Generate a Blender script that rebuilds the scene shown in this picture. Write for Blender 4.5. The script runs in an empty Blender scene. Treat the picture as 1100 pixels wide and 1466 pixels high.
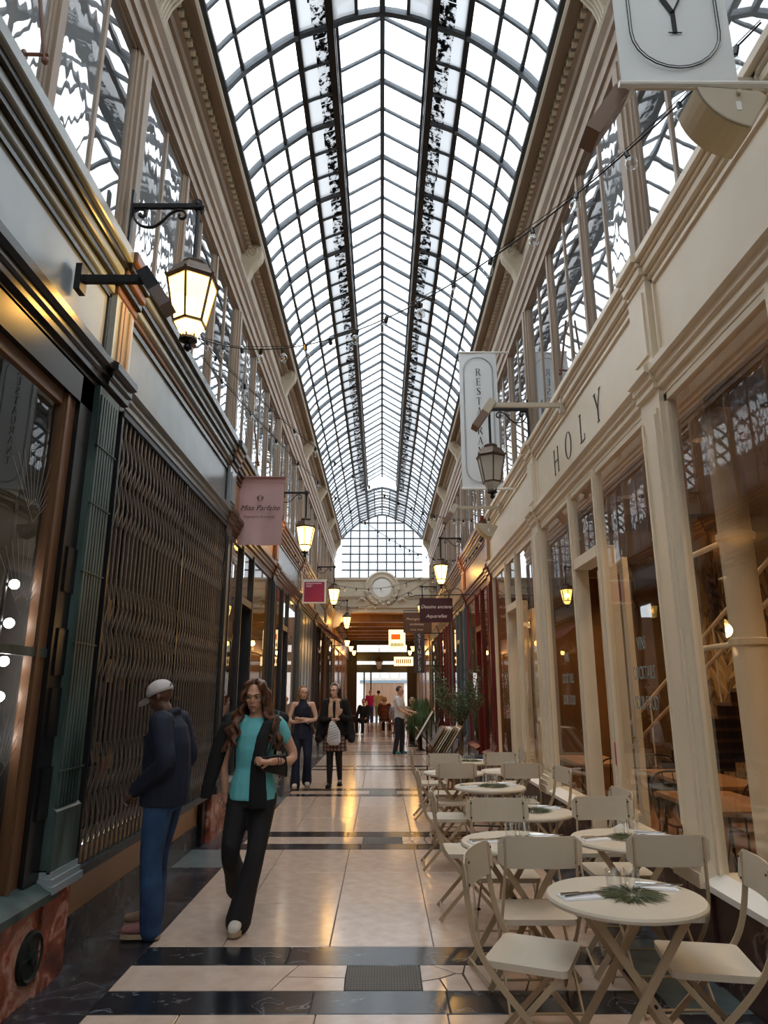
import bpy, bmesh, math, random
from mathutils import Vector, Matrix, Euler
random.seed(7)
R = math.radians
scene = bpy.context.scene
COL = scene.collection
PI = math.pi

# ---------------------------------------------------------------- camera, world, exposure
cam_d = bpy.data.cameras.new('camera')
cam_d.sensor_fit = 'HORIZONTAL'; cam_d.sensor_width = 36.0
cam_d.lens = 990.0 / 1100.0 * 36.0
cam_d.clip_start = 0.05; cam_d.clip_end = 300
cam = bpy.data.objects.new('camera', cam_d); COL.objects.link(cam)
cam.location = (0, 0, 1.6)
cam.rotation_euler = (R(90 + 14.662), 0, R(-0.168))
scene.camera = cam

world = bpy.data.worlds.new('overcast_sky'); scene.world = world
world.use_nodes = True
wn = world.node_tree.nodes; wl = world.node_tree.links
bg = wn['Background']
wtc = wn.new('ShaderNodeTexCoord'); wno = wn.new('ShaderNodeTexNoise')
wno.inputs['Scale'].default_value = 2.2; wno.inputs['Detail'].default_value = 4
wra = wn.new('ShaderNodeValToRGB')
wra.color_ramp.elements[0].position = 0.35; wra.color_ramp.elements[0].color = (0.74, 0.86, 0.98, 1)
wra.color_ramp.elements[1].position = 0.62; wra.color_ramp.elements[1].color = (0.97, 0.99, 1.0, 1)
wl.new(wtc.outputs['Generated'], wno.inputs['Vector']); wl.new(wno.outputs['Fac'], wra.inputs['Fac'])
wl.new(wra.outputs['Color'], bg.inputs['Color'])
bg.inputs['Strength'].default_value = 2.7

vs = scene.view_settings
vs.view_transform = 'Standard'; vs.look = 'None'; vs.gamma = 1.0; vs.use_curve_mapping = False
vs.exposure = 0.78

# ---------------------------------------------------------------- materials
def _new(name):
    m = bpy.data.materials.new(name); m.use_nodes = True
    nt = m.node_tree
    return m, nt, nt.nodes['Principled BSDF']
def lin(c):
    return tuple(((x/12.92) if x <= .04045 else ((x+.055)/1.055)**2.4) for x in (v/255. for v in c))
def M(name, rgb, rough=.5, metal=0., var=0., vs=6., bump=0., bs=40., rand=0., spec=.5, dark=None, coat=0., stretch=(1, 1, 1), detail=5):
    """plain procedural material: base colour given in sRGB 0..255, noise variation, noise bump"""
    m, nt, b = _new(name); c = lin(rgb)
    b.inputs['Roughness'].default_value = rough; b.inputs['Metallic'].default_value = metal
    b.inputs['Specular IOR Level'].default_value = spec
    b.inputs['Coat Weight'].default_value = coat
    b.inputs['Base Color'].default_value = (*c, 1)
    tc = nt.nodes.new('ShaderNodeTexCoord'); mp = nt.nodes.new('ShaderNodeMapping')
    mp.inputs['Scale'].default_value = stretch
    nt.links.new(tc.outputs['Object'], mp.inputs['Vector'])
    out = None
    if var > 0:
        n = nt.nodes.new('ShaderNodeTexNoise'); n.inputs['Scale'].default_value = vs; n.inputs['Detail'].default_value = detail
        nt.links.new(mp.outputs['Vector'], n.inputs['Vector'])
        r = nt.nodes.new('ShaderNodeValToRGB')
        d = lin(dark) if dark else tuple(x*(1-var) for x in c)
        r.color_ramp.elements[0].position = .34; r.color_ramp.elements[0].color = (*d, 1)
        r.color_ramp.elements[1].position = .66; r.color_ramp.elements[1].color = (*c, 1)
        nt.links.new(n.outputs['Fac'], r.inputs['Fac']); out = r.outputs['Color']
    if rand > 0:
        oi = nt.nodes.new('ShaderNodeObjectInfo'); hv = nt.nodes.new('ShaderNodeHueSaturation')
        ma = nt.nodes.new('ShaderNodeMath'); ma.operation = 'MULTIPLY_ADD'
        ma.inputs[1].default_value = rand; ma.inputs[2].default_value = 1 - rand/2
        nt.links.new(oi.outputs['Random'], ma.inputs[0]); nt.links.new(ma.outputs[0], hv.inputs['Value'])
        if out: nt.links.new(out, hv.inputs['Color'])
        else: hv.inputs['Color'].default_value = (*c, 1)
        out = hv.outputs['Color']
    if out: nt.links.new(out, b.inputs['Base Color'])
    if bump > 0:
        n2 = nt.nodes.new('ShaderNodeTexNoise'); n2.inputs['Scale'].default_value = bs; n2.inputs['Detail'].default_value = 4
        nt.links.new(mp.outputs['Vector'], n2.inputs['Vector'])
        bp = nt.nodes.new('ShaderNodeBump'); bp.inputs['Strength'].default_value = bump; bp.inputs['Distance'].default_value = .01
        nt.links.new(n2.outputs['Fac'], bp.inputs['Height']); nt.links.new(bp.outputs['Normal'], b.inputs['Normal'])
    return m
def marble(name, base, vein, scale=3., rough=.2, thresh=.52, width=.05, rand=0., cloud=None):
    m, nt, b = _new(name)
    tc = nt.nodes.new('ShaderNodeTexCoord')
    n = nt.nodes.new('ShaderNodeTexNoise'); n.inputs['Scale'].default_value = scale; n.inputs['Detail'].default_value = 8; n.inputs['Distortion'].default_value = 1.2
    nt.links.new(tc.outputs['Object'], n.inputs['Vector'])
    r = nt.nodes.new('ShaderNodeValToRGB'); e = r.color_ramp.elements
    a, v = lin(base), lin(vein); c2 = lin(cloud) if cloud else tuple(x*.7 for x in a)
    e[0].position = .3; e[0].color = (*c2, 1); e[1].position = thresh-width; e[1].color = (*a, 1)
    for p_, c_ in ((thresh, v), (thresh+width, a), (.8, c2)):
        k = e.new(p_); k.color = (*c_, 1)
    nt.links.new(n.outputs['Fac'], r.inputs['Fac'])
    out = r.outputs['Color']
    if rand:
        oi = nt.nodes.new('ShaderNodeObjectInfo'); hv = nt.nodes.new('ShaderNodeHueSaturation')
        ma = nt.nodes.new('ShaderNodeMath'); ma.operation = 'MULTIPLY_ADD'; ma.inputs[1].default_value = rand; ma.inputs[2].default_value = 1-rand/2
        nt.links.new(oi.outputs['Random'], ma.inputs[0]); nt.links.new(ma.outputs[0], hv.inputs['Value']); nt.links.new(out, hv.inputs['Color']); out = hv.outputs['Color']
    nt.links.new(out, b.inputs['Base Color'])
    n2 = nt.nodes.new('ShaderNodeTexNoise'); n2.inputs['Scale'].default_value = 7; n2.inputs['Detail'].default_value = 6
    nt.links.new(tc.outputs['Object'], n2.inputs['Vector'])
    mr = nt.nodes.new('ShaderNodeMapRange'); mr.inputs['To Min'].default_value = rough*.6; mr.inputs['To Max'].default_value = rough*1.6
    nt.links.new(n2.outputs['Fac'], mr.inputs['Value']); nt.links.new(mr.outputs['Result'], b.inputs['Roughness'])
    bp = nt.nodes.new('ShaderNodeBump'); bp.inputs['Strength'].default_value = .05; bp.inputs['Distance'].default_value = .01
    nt.links.new(n2.outputs['Fac'], bp.inputs['Height']); nt.links.new(bp.outputs['Normal'], b.inputs['Normal'])
    return m
def glass(name, tint=(1, 1, 1), ior=1.5, rough=0., base=.0, bump=0., bs=3., stretch=(1, 1, 1), haze=0., hazecol=(.8, .8, .8), boost=1.):
    """thin window glass: see-through, mirror reflection by Fresnel, optional ripples, haze for dirt and painted-in brightness"""
    m = bpy.data.materials.new(name); m.use_nodes = True; nt = m.node_tree; nt.nodes.clear()
    o = nt.nodes.new('ShaderNodeOutputMaterial'); tr = nt.nodes.new('ShaderNodeBsdfTransparent'); gl = nt.nodes.new('ShaderNodeBsdfGlossy')
    tr.inputs['Color'].default_value = (*tint, 1); gl.inputs['Roughness'].default_value = rough
    f0 = ((ior-1)/(ior+1))**2; f0 = min(2*f0, .6)                    # both faces of the sheet
    geo = nt.nodes.new('ShaderNodeNewGeometry'); dt = nt.nodes.new('ShaderNodeVectorMath'); dt.operation = 'DOT_PRODUCT'
    nt.links.new(geo.outputs['Normal'], dt.inputs[0]); nt.links.new(geo.outputs['Incoming'], dt.inputs[1])
    prev = dt.outputs['Value']
    for op, v1 in (('ABSOLUTE', None), ('SUBTRACT', 1.), ('POWER', 5.), ('MULTIPLY', 1-f0), ('ADD', f0)):
        q = nt.nodes.new('ShaderNodeMath'); q.operation = op
        if op == 'SUBTRACT': q.inputs[0].default_value = 1.; nt.links.new(prev, q.inputs[1]); q.use_clamp = True
        else:
            nt.links.new(prev, q.inputs[0])
            if v1 is not None: q.inputs[1].default_value = v1
        prev = q.outputs[0]
    mu = nt.nodes.new('ShaderNodeMath'); mu.operation = 'MULTIPLY_ADD'; mu.use_clamp = True
    mu.inputs[1].default_value = boost; mu.inputs[2].default_value = base
    nt.links.new(prev, mu.inputs[0])
    mx = nt.nodes.new('ShaderNodeMixShader'); nt.links.new(mu.outputs[0], mx.inputs['Fac'])
    first = tr.outputs[0]
    if haze > 0:
        df = nt.nodes.new('ShaderNodeBsdfDiffuse'); df.inputs['Color'].default_value = (*hazecol, 1)
        tl = nt.nodes.new('ShaderNodeBsdfTranslucent'); tl.inputs['Color'].default_value = (*hazecol, 1)
        ad = nt.nodes.new('ShaderNodeMixShader'); ad.inputs['Fac'].default_value = .5
        nt.links.new(df.outputs[0], ad.inputs[1]); nt.links.new(tl.outputs[0], ad.inputs[2])
        hz = nt.nodes.new('ShaderNodeMixShader'); hz.inputs['Fac'].default_value = haze
        nt.links.new(tr.outputs[0], hz.inputs[1]); nt.links.new(ad.outputs[0], hz.inputs[2]); first = hz.outputs[0]
    nt.links.new(first, mx.inputs[1]); nt.links.new(gl.outputs[0], mx.inputs[2]); nt.links.new(mx.outputs[0], o.inputs['Surface'])
    if bump > 0:
        tc = nt.nodes.new('ShaderNodeTexCoord'); mp = nt.nodes.new('ShaderNodeMapping'); mp.inputs['Scale'].default_value = stretch
        n = nt.nodes.new('ShaderNodeTexNoise'); n.inputs['Scale'].default_value = bs; n.inputs['Detail'].default_value = 2
        oi = nt.nodes.new('ShaderNodeObjectInfo'); va = nt.nodes.new('ShaderNodeVectorMath'); va.operation = 'ADD'
        sc = nt.nodes.new('ShaderNodeMath'); sc.operation = 'MULTIPLY'; sc.inputs[1].default_value = 40
        nt.links.new(oi.outputs['Random'], sc.inputs[0])
        nt.links.new(tc.outputs['Object'], mp.inputs['Vector']); nt.links.new(mp.outputs[0], va.inputs[0]); nt.links.new(sc.outputs[0], va.inputs[1])
        nt.links.new(va.outputs[0], n.inputs['Vector'])
        bp = nt.nodes.new('ShaderNodeBump'); bp.inputs['Strength'].default_value = bump; bp.inputs['Distance'].default_value = .02
        nt.links.new(n.outputs['Fac'], bp.inputs['Height'])
        nt.links.new(bp.outputs['Normal'], gl.inputs['Normal']); nt.links.new(bp.outputs['Normal'], dt.inputs[0])
    return m
def emit(name, rgb, s, through=0.):
    m = bpy.data.materials.new(name); m.use_nodes = True; nt = m.node_tree; nt.nodes.clear()
    o = nt.nodes.new('ShaderNodeOutputMaterial'); e = nt.nodes.new('ShaderNodeEmission')
    e.inputs['Color'].default_value = (*lin(rgb), 1); e.inputs['Strength'].default_value = s
    if through > 0:
        t = nt.nodes.new('ShaderNodeBsdfTransparent'); x = nt.nodes.new('ShaderNodeMixShader'); x.inputs['Fac'].default_value = through
        nt.links.new(e.outputs[0], x.inputs[1]); nt.links.new(t.outputs[0], x.inputs[2]); nt.links.new(x.outputs[0], o.inputs['Surface'])
    else: nt.links.new(e.outputs[0], o.inputs['Surface'])
    return m

# ---------------------------------------------------------------- mesh collector
class MB:
    def __init__(s): s.v = []; s.f = []; s.mi = []; s.cur = 0
    def add(s, vs, fs):
        o = len(s.v); s.v += [tuple(p) for p in vs]; s.f += [tuple(i+o for i in f) for f in fs]; s.mi += [s.cur]*len(fs); return s
    def box(s, x0, x1, y0, y1, z0, z1):
        v = [(x0, y0, z0), (x1, y0, z0), (x1, y1, z0), (x0, y1, z0), (x0, y0, z1), (x1, y0, z1), (x1, y1, z1), (x0, y1, z1)]
        return s.add(v, [(0, 3, 2, 1), (4, 5, 6, 7), (0, 1, 5, 4), (1, 2, 6, 5), (2, 3, 7, 6), (3, 0, 4, 7)])
    def bar(s, a, b, w, h, up=(0, 0, 1)):
        """rectangular bar from a to b: w across, h along 'up'"""
        a = Vector(a); b = Vector(b); d = (b-a).normalized(); u = Vector(up)
        if abs(d.dot(u)) > .98: u = Vector((1, 0, 0))
        x = d.cross(u).normalized(); z = x.cross(d).normalized(); v = []
        for p in (a, b):
            for sx, sz in ((-1, -1), (1, -1), (1, 1), (-1, 1)): v.append(p + x*(sx*w/2) + z*(sz*h/2))
        return s.add(v, [(0, 3, 2, 1), (4, 5, 6, 7), (0, 1, 5, 4), (1, 2, 6, 5), (2, 3, 7, 6), (3, 0, 4, 7)])
    def tube(s, pts, r, n=8, cap=True, sy=1.):
        pts = [Vector(p) for p in pts]; rs = r if isinstance(r, (list, tuple)) else [r]*len(pts)
        v = []; f = []; prev = None
        for i, p in enumerate(pts):
            d = (pts[min(i+1, len(pts)-1)] - pts[max(i-1, 0)]).normalized()
            if prev is None:
                u = Vector((0, 0, 1)) if abs(d.z) < .9 else Vector((0, 1, 0)); x = d.cross(u).normalized()
            else: x = (prev - d*prev.dot(d)).normalized()
            prev = x; y = d.cross(x)
            for k in range(n):
                a = 2*PI*k/n; v.append(p + x*(math.cos(a)*rs[i]) + y*(math.sin(a)*rs[i]*sy))
        for i in range(len(pts)-1):
            for k in range(n):
                k2 = (k+1) % n; f.append((i*n+k, i*n+k2, (i+1)*n+k2, (i+1)*n+k))
        if cap:
            f.append(tuple(range(n-1, -1, -1))); f.append(tuple((len(pts)-1)*n+k for k in range(n)))
        return s.add(v, f)
    def lathe(s, prof, c=(0, 0, 0), n=16, ax='z'):
        v = []; f = []; m = len(prof)
        for r, z in prof:
            for k in range(n):
                a = 2*PI*k/n
                p = (r*math.cos(a), r*math.sin(a), z)
                if ax == 'y': p = (p[0], p[2], p[1])
                if ax == 'x': p = (p[2], p[0], p[1])
                v.append((c[0]+p[0], c[1]+p[1], c[2]+p[2]))
        for i in range(m-1):
            for k in range(n):
                k2 = (k+1) % n; f.append((i*n+k, i*n+k2, (i+1)*n+k2, (i+1)*n+k))
        f.append(tuple(range(n-1, -1, -1))); f.append(tuple((m-1)*n+k for k in range(n)))
        return s.add(v, f)
    def prism(s, poly, fn0, fn1):
        """poly of 2D points placed by fn0 (one end) and fn1 (other end)"""
        n = len(poly); v = [fn0(*p) for p in poly] + [fn1(*p) for p in poly]
        f = [tuple(range(n-1, -1, -1)), tuple(range(n, 2*n))]
        for i in range(n):
            j = (i+1) % n; f.append((i, j, n+j, n+i))
        return s.add(v, f)
    def loft(s, rings, cap=True):
        n = len(rings[0]); v = [p for r in rings for p in r]; f = []
        for i in range(len(rings)-1):
            for k in range(n):
                k2 = (k+1) % n; f.append((i*n+k, i*n+k2, (i+1)*n+k2, (i+1)*n+k))
        if cap: f.append(tuple(range(n-1, -1, -1))); f.append(tuple((len(rings)-1)*n+k for k in range(n)))
        return s.add(v, f)
    def ball(s, c, r, n=10, m=7, sc=(1, 1, 1)):
        rings = []
        for i in range(m+1):
            t = PI*i/m; rr = max(math.sin(t), .02)
            rings.append([(c[0]+r*sc[0]*rr*math.cos(2*PI*k/n), c[1]+r*sc[1]*rr*math.sin(2*PI*k/n), c[2]-r*sc[2]*math.cos(t)) for k in range(n)])
        return s.loft(rings)
    def mesh(s, name, mats, smooth=False):
        me = bpy.data.meshes.new(name); me.from_pydata(s.v, [], s.f)
        bm = bmesh.new(); bm.from_mesh(me); bmesh.ops.recalc_face_normals(bm, faces=bm.faces); bm.to_mesh(me); bm.free()
        for m in (mats if isinstance(mats, (list, tuple)) else [mats]): me.materials.append(m)
        if len(me.polygons) == len(s.mi) and max(s.mi, default=0) > 0: me.polygons.foreach_set('material_index', s.mi)
        if smooth: me.polygons.foreach_set('use_smooth', [True]*len(me.polygons))
        me.update(); return me
    def build(s, name, mats, parent=None, smooth=False, loc=None, rz=0.):
        return put(name, s.mesh(name, mats, smooth), parent, loc, rz)
def put(name, me, parent=None, loc=None, rz=0., rot=None):
    o = bpy.data.objects.new(name, me); COL.objects.link(o)
    if parent is not None: o.parent = parent
    if loc: o.location = loc
    if rot: o.rotation_euler = rot
    elif rz: o.rotation_euler = (0, 0, rz)
    return o
def empty(name, loc=(0, 0, 0), rz=0.):
    o = bpy.data.objects.new(name, None); COL.objects.link(o); o.location = loc; o.rotation_euler = (0, 0, rz); o.empty_display_size = .1
    return o
def tag(o, label, cat, group=None):
    o['label'] = label; o['category'] = cat
    if group: o['group'] = group
    return o
def struct(o):
    o['kind'] = 'structure'; return o
def copy_tree(o, parent=None):
    c = o.copy(); COL.objects.link(c); c.parent = parent
    for ch in list(o.children): copy_tree(ch, c)
    return c
def bevel(o, w=.004, seg=2):
    m = o.modifiers.new('bevel', 'BEVEL'); m.width = w; m.segments = seg; m.limit_method = 'ANGLE'; return o
def catmull(pts, n=6):
    P = [Vector(p) for p in pts]; P = [P[0]*2-P[1]] + P + [P[-1]*2-P[-2]]; out = []
    for i in range(1, len(P)-2):
        for k in range(n):
            t = k/n; a, b, c, d = P[i-1:i+3]
            out.append(.5*((2*b) + (c-a)*t + (2*a-5*b+4*c-d)*t*t + (3*b-a-3*c+d)*t**3))
    out.append(P[-2]); return out
def point_light(name, loc, watts, rgb, radius=.08, parent=None):
    l = bpy.data.lights.new(name, 'POINT'); l.energy = watts; l.color = lin(rgb); l.shadow_soft_size = radius
    o = bpy.data.objects.new(name, l); COL.objects.link(o); o.location = loc
    if parent: o.parent = parent
    return o
_solid = {}
def mesh_text(body, size, mat, ext=.003, shear=0., align='CENTER'):
    c = bpy.data.curves.new('lettering', 'FONT'); c.body = body; c.size = size; c.extrude = ext; c.align_x = align; c.shear = shear; c.resolution_u = 3
    o = bpy.data.objects.new('lettering_tmp', c); COL.objects.link(o)
    dg = bpy.context.evaluated_depsgraph_get(); me = bpy.data.meshes.new_from_object(o.evaluated_get(dg))
    bpy.data.objects.remove(o); me.name = 'lettering'; me.materials.clear(); me.materials.append(mat); return me

# material table
mt = {}
mt['stone'] = M('cream_limestone_tile', (212, 190, 174), .15, var=.12, vs=9, bump=.03, bs=25, rand=.10, dark=(200, 176, 158))
mt['black'] = marble('black_marble', (34, 37, 44), (110, 112, 116), 5, .16, .62, .02, rand=.25)
mt['slate'] = marble('dark_border_stone', (48, 50, 58), (84, 86, 90), 3, .22, .55, .06, rand=.35)
mt['grout'] = M('grout', (70, 62, 55), .8)
mt['greenslab'] = M('pale_green_slab', (110, 122, 122), .25, var=.15)
mt['redmarble'] = marble('red_marble', (170, 92, 70), (214, 170, 150), 4, .25, .58, .05, cloud=(92, 52, 42))
mt['brownmarble'] = marble('purple_brown_marble', (76, 52, 50), (150, 130, 124), 4, .3, .6, .03, cloud=(58, 40, 40))
mt['cream'] = M('cream_paint', (228, 214, 190), .42, var=.06, vs=3)
mt['creamd'] = M('aged_cream_plaster', (200, 188, 166), .6, var=.12, vs=4, bump=.1, bs=60)
mt['taupe'] = M('taupe_painted_wood', (158, 138, 118), .5, var=.2, vs=5, stretch=(1, 1, .2))
mt['brown'] = M('brown_cornice_paint', (134, 112, 92), .55, var=.15, vs=4)
mt['iron'] = M('black_iron', (26, 26, 28), .45, metal=.4)
mt['steel'] = M('dark_roof_steel', (66, 72, 78), .45, metal=.3, var=.3, vs=14)
mt['greenpaint'] = M('green_grey_paint', (72, 90, 86), .42, var=.35, vs=7, bump=.25, bs=30, stretch=(1, 1, .25), dark=(30, 48, 46))
mt['darkgreen'] = M('dark_green_paint', (26, 38, 36), .4, var=.3)
mt['blackpaint'] = M('black_gloss_paint', (24, 24, 26), .25, var=.2)
mt['charcoal'] = M('charcoal_paint', (52, 54, 58), .35, var=.15)
mt['slatepanel'] = M('grey_panel', (92, 96, 96), .3, var=.2, vs=3, stretch=(1, 1, .3))
mt['greyfascia'] = M('blue_grey_fascia', (150, 160, 164), .22, var=.12, vs=3)
mt['greyfascia2'] = M('grey_green_fascia', (122, 130, 130), .25, var=.15, vs=3)
mt['oakfascia'] = M('honey_wood_fascia', (176, 134, 92), .35, var=.2, vs=3, stretch=(1, .3, 1))
mt['oak'] = M('honey_wood', (150, 106, 66), .4, var=.3, vs=4, stretch=(1, 1, .2))
mt['walnut'] = M('brown_wood', (108, 76, 52), .4, var=.25, vs=4, stretch=(1, 1, .2))
mt['redpaint'] = M('oxblood_paint', (112, 34, 28), .35, var=.15)
mt['bluegrey'] = M('blue_grey_paint', (86, 98, 106), .4, var=.15)
mt['darkwood'] = M('dark_brown_wood', (60, 40, 30), .4, var=.3, stretch=(1, 1, .2))
mt['white'] = M('white_paint', (232, 230, 224), .45)
mt['banner'] = M('white_banner_cloth', (226, 228, 228), .7, bump=.05, bs=200)
mt['ink'] = M('black_ink', (22, 22, 24), .6)
mt['glass'] = glass('shop_window_glass', (.96, .97, .96), 1.55, 0, .02)
mt['wavy'] = glass('old_wavy_glass', (.85, .88, .9), 1.9, .0, .10, bump=.22, bs=2.6, stretch=(1.4, 1.4, .45), boost=1.1, haze=.5, hazecol=(.86, .88, .9))  # pale haze puts the washed-out brightness of reflections into the glass
mt['wavyflat'] = glass('flatter_old_glass', (.85, .88, .9), 1.9, .0, .12, bump=.06, bs=1.6, stretch=(1.2, 1.2, .5), boost=1.1, haze=.16, hazecol=(.86, .88, .9))
mt['roofglass'] = glass('roof_glass', (.97, .99, 1), 1.4, .0, .0, haze=.06, hazecol=(.9, .95, 1))
mt['dirtyglass'] = glass('dusty_roof_glass', (.5, .51, .52), 1.4, .1, .0, haze=.92, hazecol=(.40, .41, .42))
mt['drinkglass'] = glass('tumbler_glass', (.985, .99, .99), 1.35, 0, .01, boost=.9)
mt['bulbglass'] = glass('clear_bulb_glass', (.93, .95, .96), 1.5, 0, .06, boost=1.5)
mt['void'] = M('dim_interior', (40, 32, 26), .9)
mt['curtain'] = M('pale_curtain', (168, 174, 178), .9, var=.15, vs=2, stretch=(4, 4, .3))
mt['lampglow'] = emit('lit_lantern_glass', (255, 208, 112), 4.2, .25)
mt['lampoff'] = glass('frosted_lantern_glass', (.85, .85, .82), 1.45, .3, .02, haze=.75, hazecol=(.8, .78, .72))
mt['downlight'] = emit('downlight', (255, 236, 205), 14.)
mt['whitebulb'] = emit('white_shop_bulb', (255, 250, 245), 30.)

# ================================================================= layout constants
BAY = 3.87
def B(k): return 4.6 + BAY*k
YMIN, YEND = B(-3), B(6)
WX = 1.95
def X(s, d): return s*(WX - d)
def prof(mb, s, y0, y1, poly):
    return mb.prism(poly, lambda d, z: (X(s, d), y0, z), lambda d, z: (X(s, d), y1, z))
SIDE = {-1: 'left', 1: 'right'}
SW = {-1: 'left-hand', 1: 'right-hand'}

# ================================================================= floor
fb = MB(); fb.box(-2.05, 2.05, YMIN, 40.5, -.14, -.012)
floor = struct(fb.build('floor', mt['grout']))
_slab = {}
def slab(name, x0, x1, y0, y1, mat, dz=None):
    """one paving piece with chamfered edges and its own slight level"""
    g = .0025; w, l = round(x1-x0-2*g, 4), round(y1-y0-2*g, 4); key = (w, l, mat.name)
    if key not in _slab:
        m = MB(); c = .004; a, b = w/2, l/2
        m.loft([[(-a, -b, -.03), (a, -b, -.03), (a, b, -.03), (-a, b, -.03)], [(-a, -b, -c), (a, -b, -c), (a, b, -c), (-a, b, -c)],
                [(-a+c, -b+c, 0), (a-c, -b+c, 0), (a-c, b-c, 0), (-a+c, b-c, 0)]])
        _slab[key] = m.mesh(name, mat)
    return put(name, _slab[key], floor, ((x0+x1)/2, (y0+y1)/2, random.uniform(-.0012, .0008) if dz is None else dz))
def shard(name, poly, mat, dz=0.):
    m = MB(); m.prism(poly, lambda x, y: (x, y, -.03), lambda x, y: (x, y, dz)); return m.build(name, mat, floor)
CX_ = [-1.52, -1.04, -.34, .34, 1.04, 1.52]
for k in range(-1, 9):
    b = B(k)
    for y0, y1 in ((b-.50, b-.21), (b+.16, b+.48)):                 # black marble cross bands
        cuts = [-1.52, random.uniform(-.75, -.2), random.uniform(.1, .7), 1.52]
        for i in range(3): slab('band_stone', cuts[i], cuts[i+1], y0, y1, mt['black'])
    y0, y1 = b-.21, b+.16                                            # pale band between them
    if k in (0, 1):
        m_ = (y0+y1)/2
        shard('broken_stone', [(-1.517, y0+.003), (-.622, y0+.003), (-.567, m_+.006), (-.507, y1-.003), (-1.517, y1-.003)], mt['stone'])
        shard('broken_stone', [(-.615, y0+.003), (-.212, y0+.003), (-.215, m_-.01), (-.56, m_+.005)], mt['stone'], -.001)
        shard('broken_stone', [(-.555, m_+.012), (-.215, m_-.002), (-.21, y1-.003), (-.50, y1-.003)], mt['stone'])
        shard('broken_stone', [(.232, y0+.003), (.36, y0+.003), (.33, m_-.02), (.232, m_-.06)], mt['stone'], -.002)
        shard('broken_stone', [(.232, m_-.05), (.33, m_-.012), (.43, m_+.06), (.30, y1-.003), (.232, y1-.003)], mt['stone'])
        shard('broken_stone', [(.37, y0+.003), (.50, y0+.003), (.47, m_+.05), (.44, m_+.05), (.34, m_-.02)], mt['stone'], -.001)
        shard('broken_stone', [(.31, y1-.003), (.44, m_+.062), (.475, m_+.06), (.50, y1-.003)], mt['stone'])
        shard('broken_stone', [(.51, y0+.003), (.80, y0+.003), (.86, m_), (.82, y1-.003), (.51, y1-.003), (.485, m_+.05)], mt['stone'])
        shard('broken_stone', [(.81, y0+.003), (1.517, y0+.003), (1.517, y1-.003), (.83, y1-.003), (.87, m_)], mt['stone'])
        g = MB(); g.box(-.205, .225, y0+.004, y1-.004, -.03, -.014)
        for i in range(26): g.box(-.205+.43*i/26, -.205+.43*i/26+.010, y0+.004, y1-.004, -.016, -.001)
        for i in range(12): g.box(-.205, .225, y0+.004+.362*i/12, y0+.004+.362*i/12+.014, -.016, -.001)
        go = g.build('drain_grate', M('worn_grate_steel', (120, 116, 110), .45, metal=.6), floor); go['label'] = 'square perforated steel drain grate'
    else:
        for a, c in ((-1.52, -.62), (-.62, -.2), (-.2, .24), (.24, .8), (.8, 1.52)):
            slab('band_stone', a, c, y0, y1, mt['greenslab'] if (k == 2 and a == -.2) else mt['stone'])
    for r in range(3):                                               # three rows of big tiles per bay
        y0 = b+.48 + r*.963
        for i in range(5): slab('tile', CX_[i], CX_[i+1], y0, y0+.963, mt['stone'])
    for s in (-1, 1):                                                # dark border slabs along the shopfronts
        cuts = [b-.5, b+.62, b+2.6, b+3.37]
        for i in range(3):
            x0, x1 = (1.52, 2.03) if s > 0 else (-2.03, -1.52)
            slab('border_stone', x0, x1, cuts[i], cuts[i+1], mt['greenslab'] if (i == 2 and s < 0 and k >= 0) or (k == 0 and s > 0 and i == 0) else mt['slate'])

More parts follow.
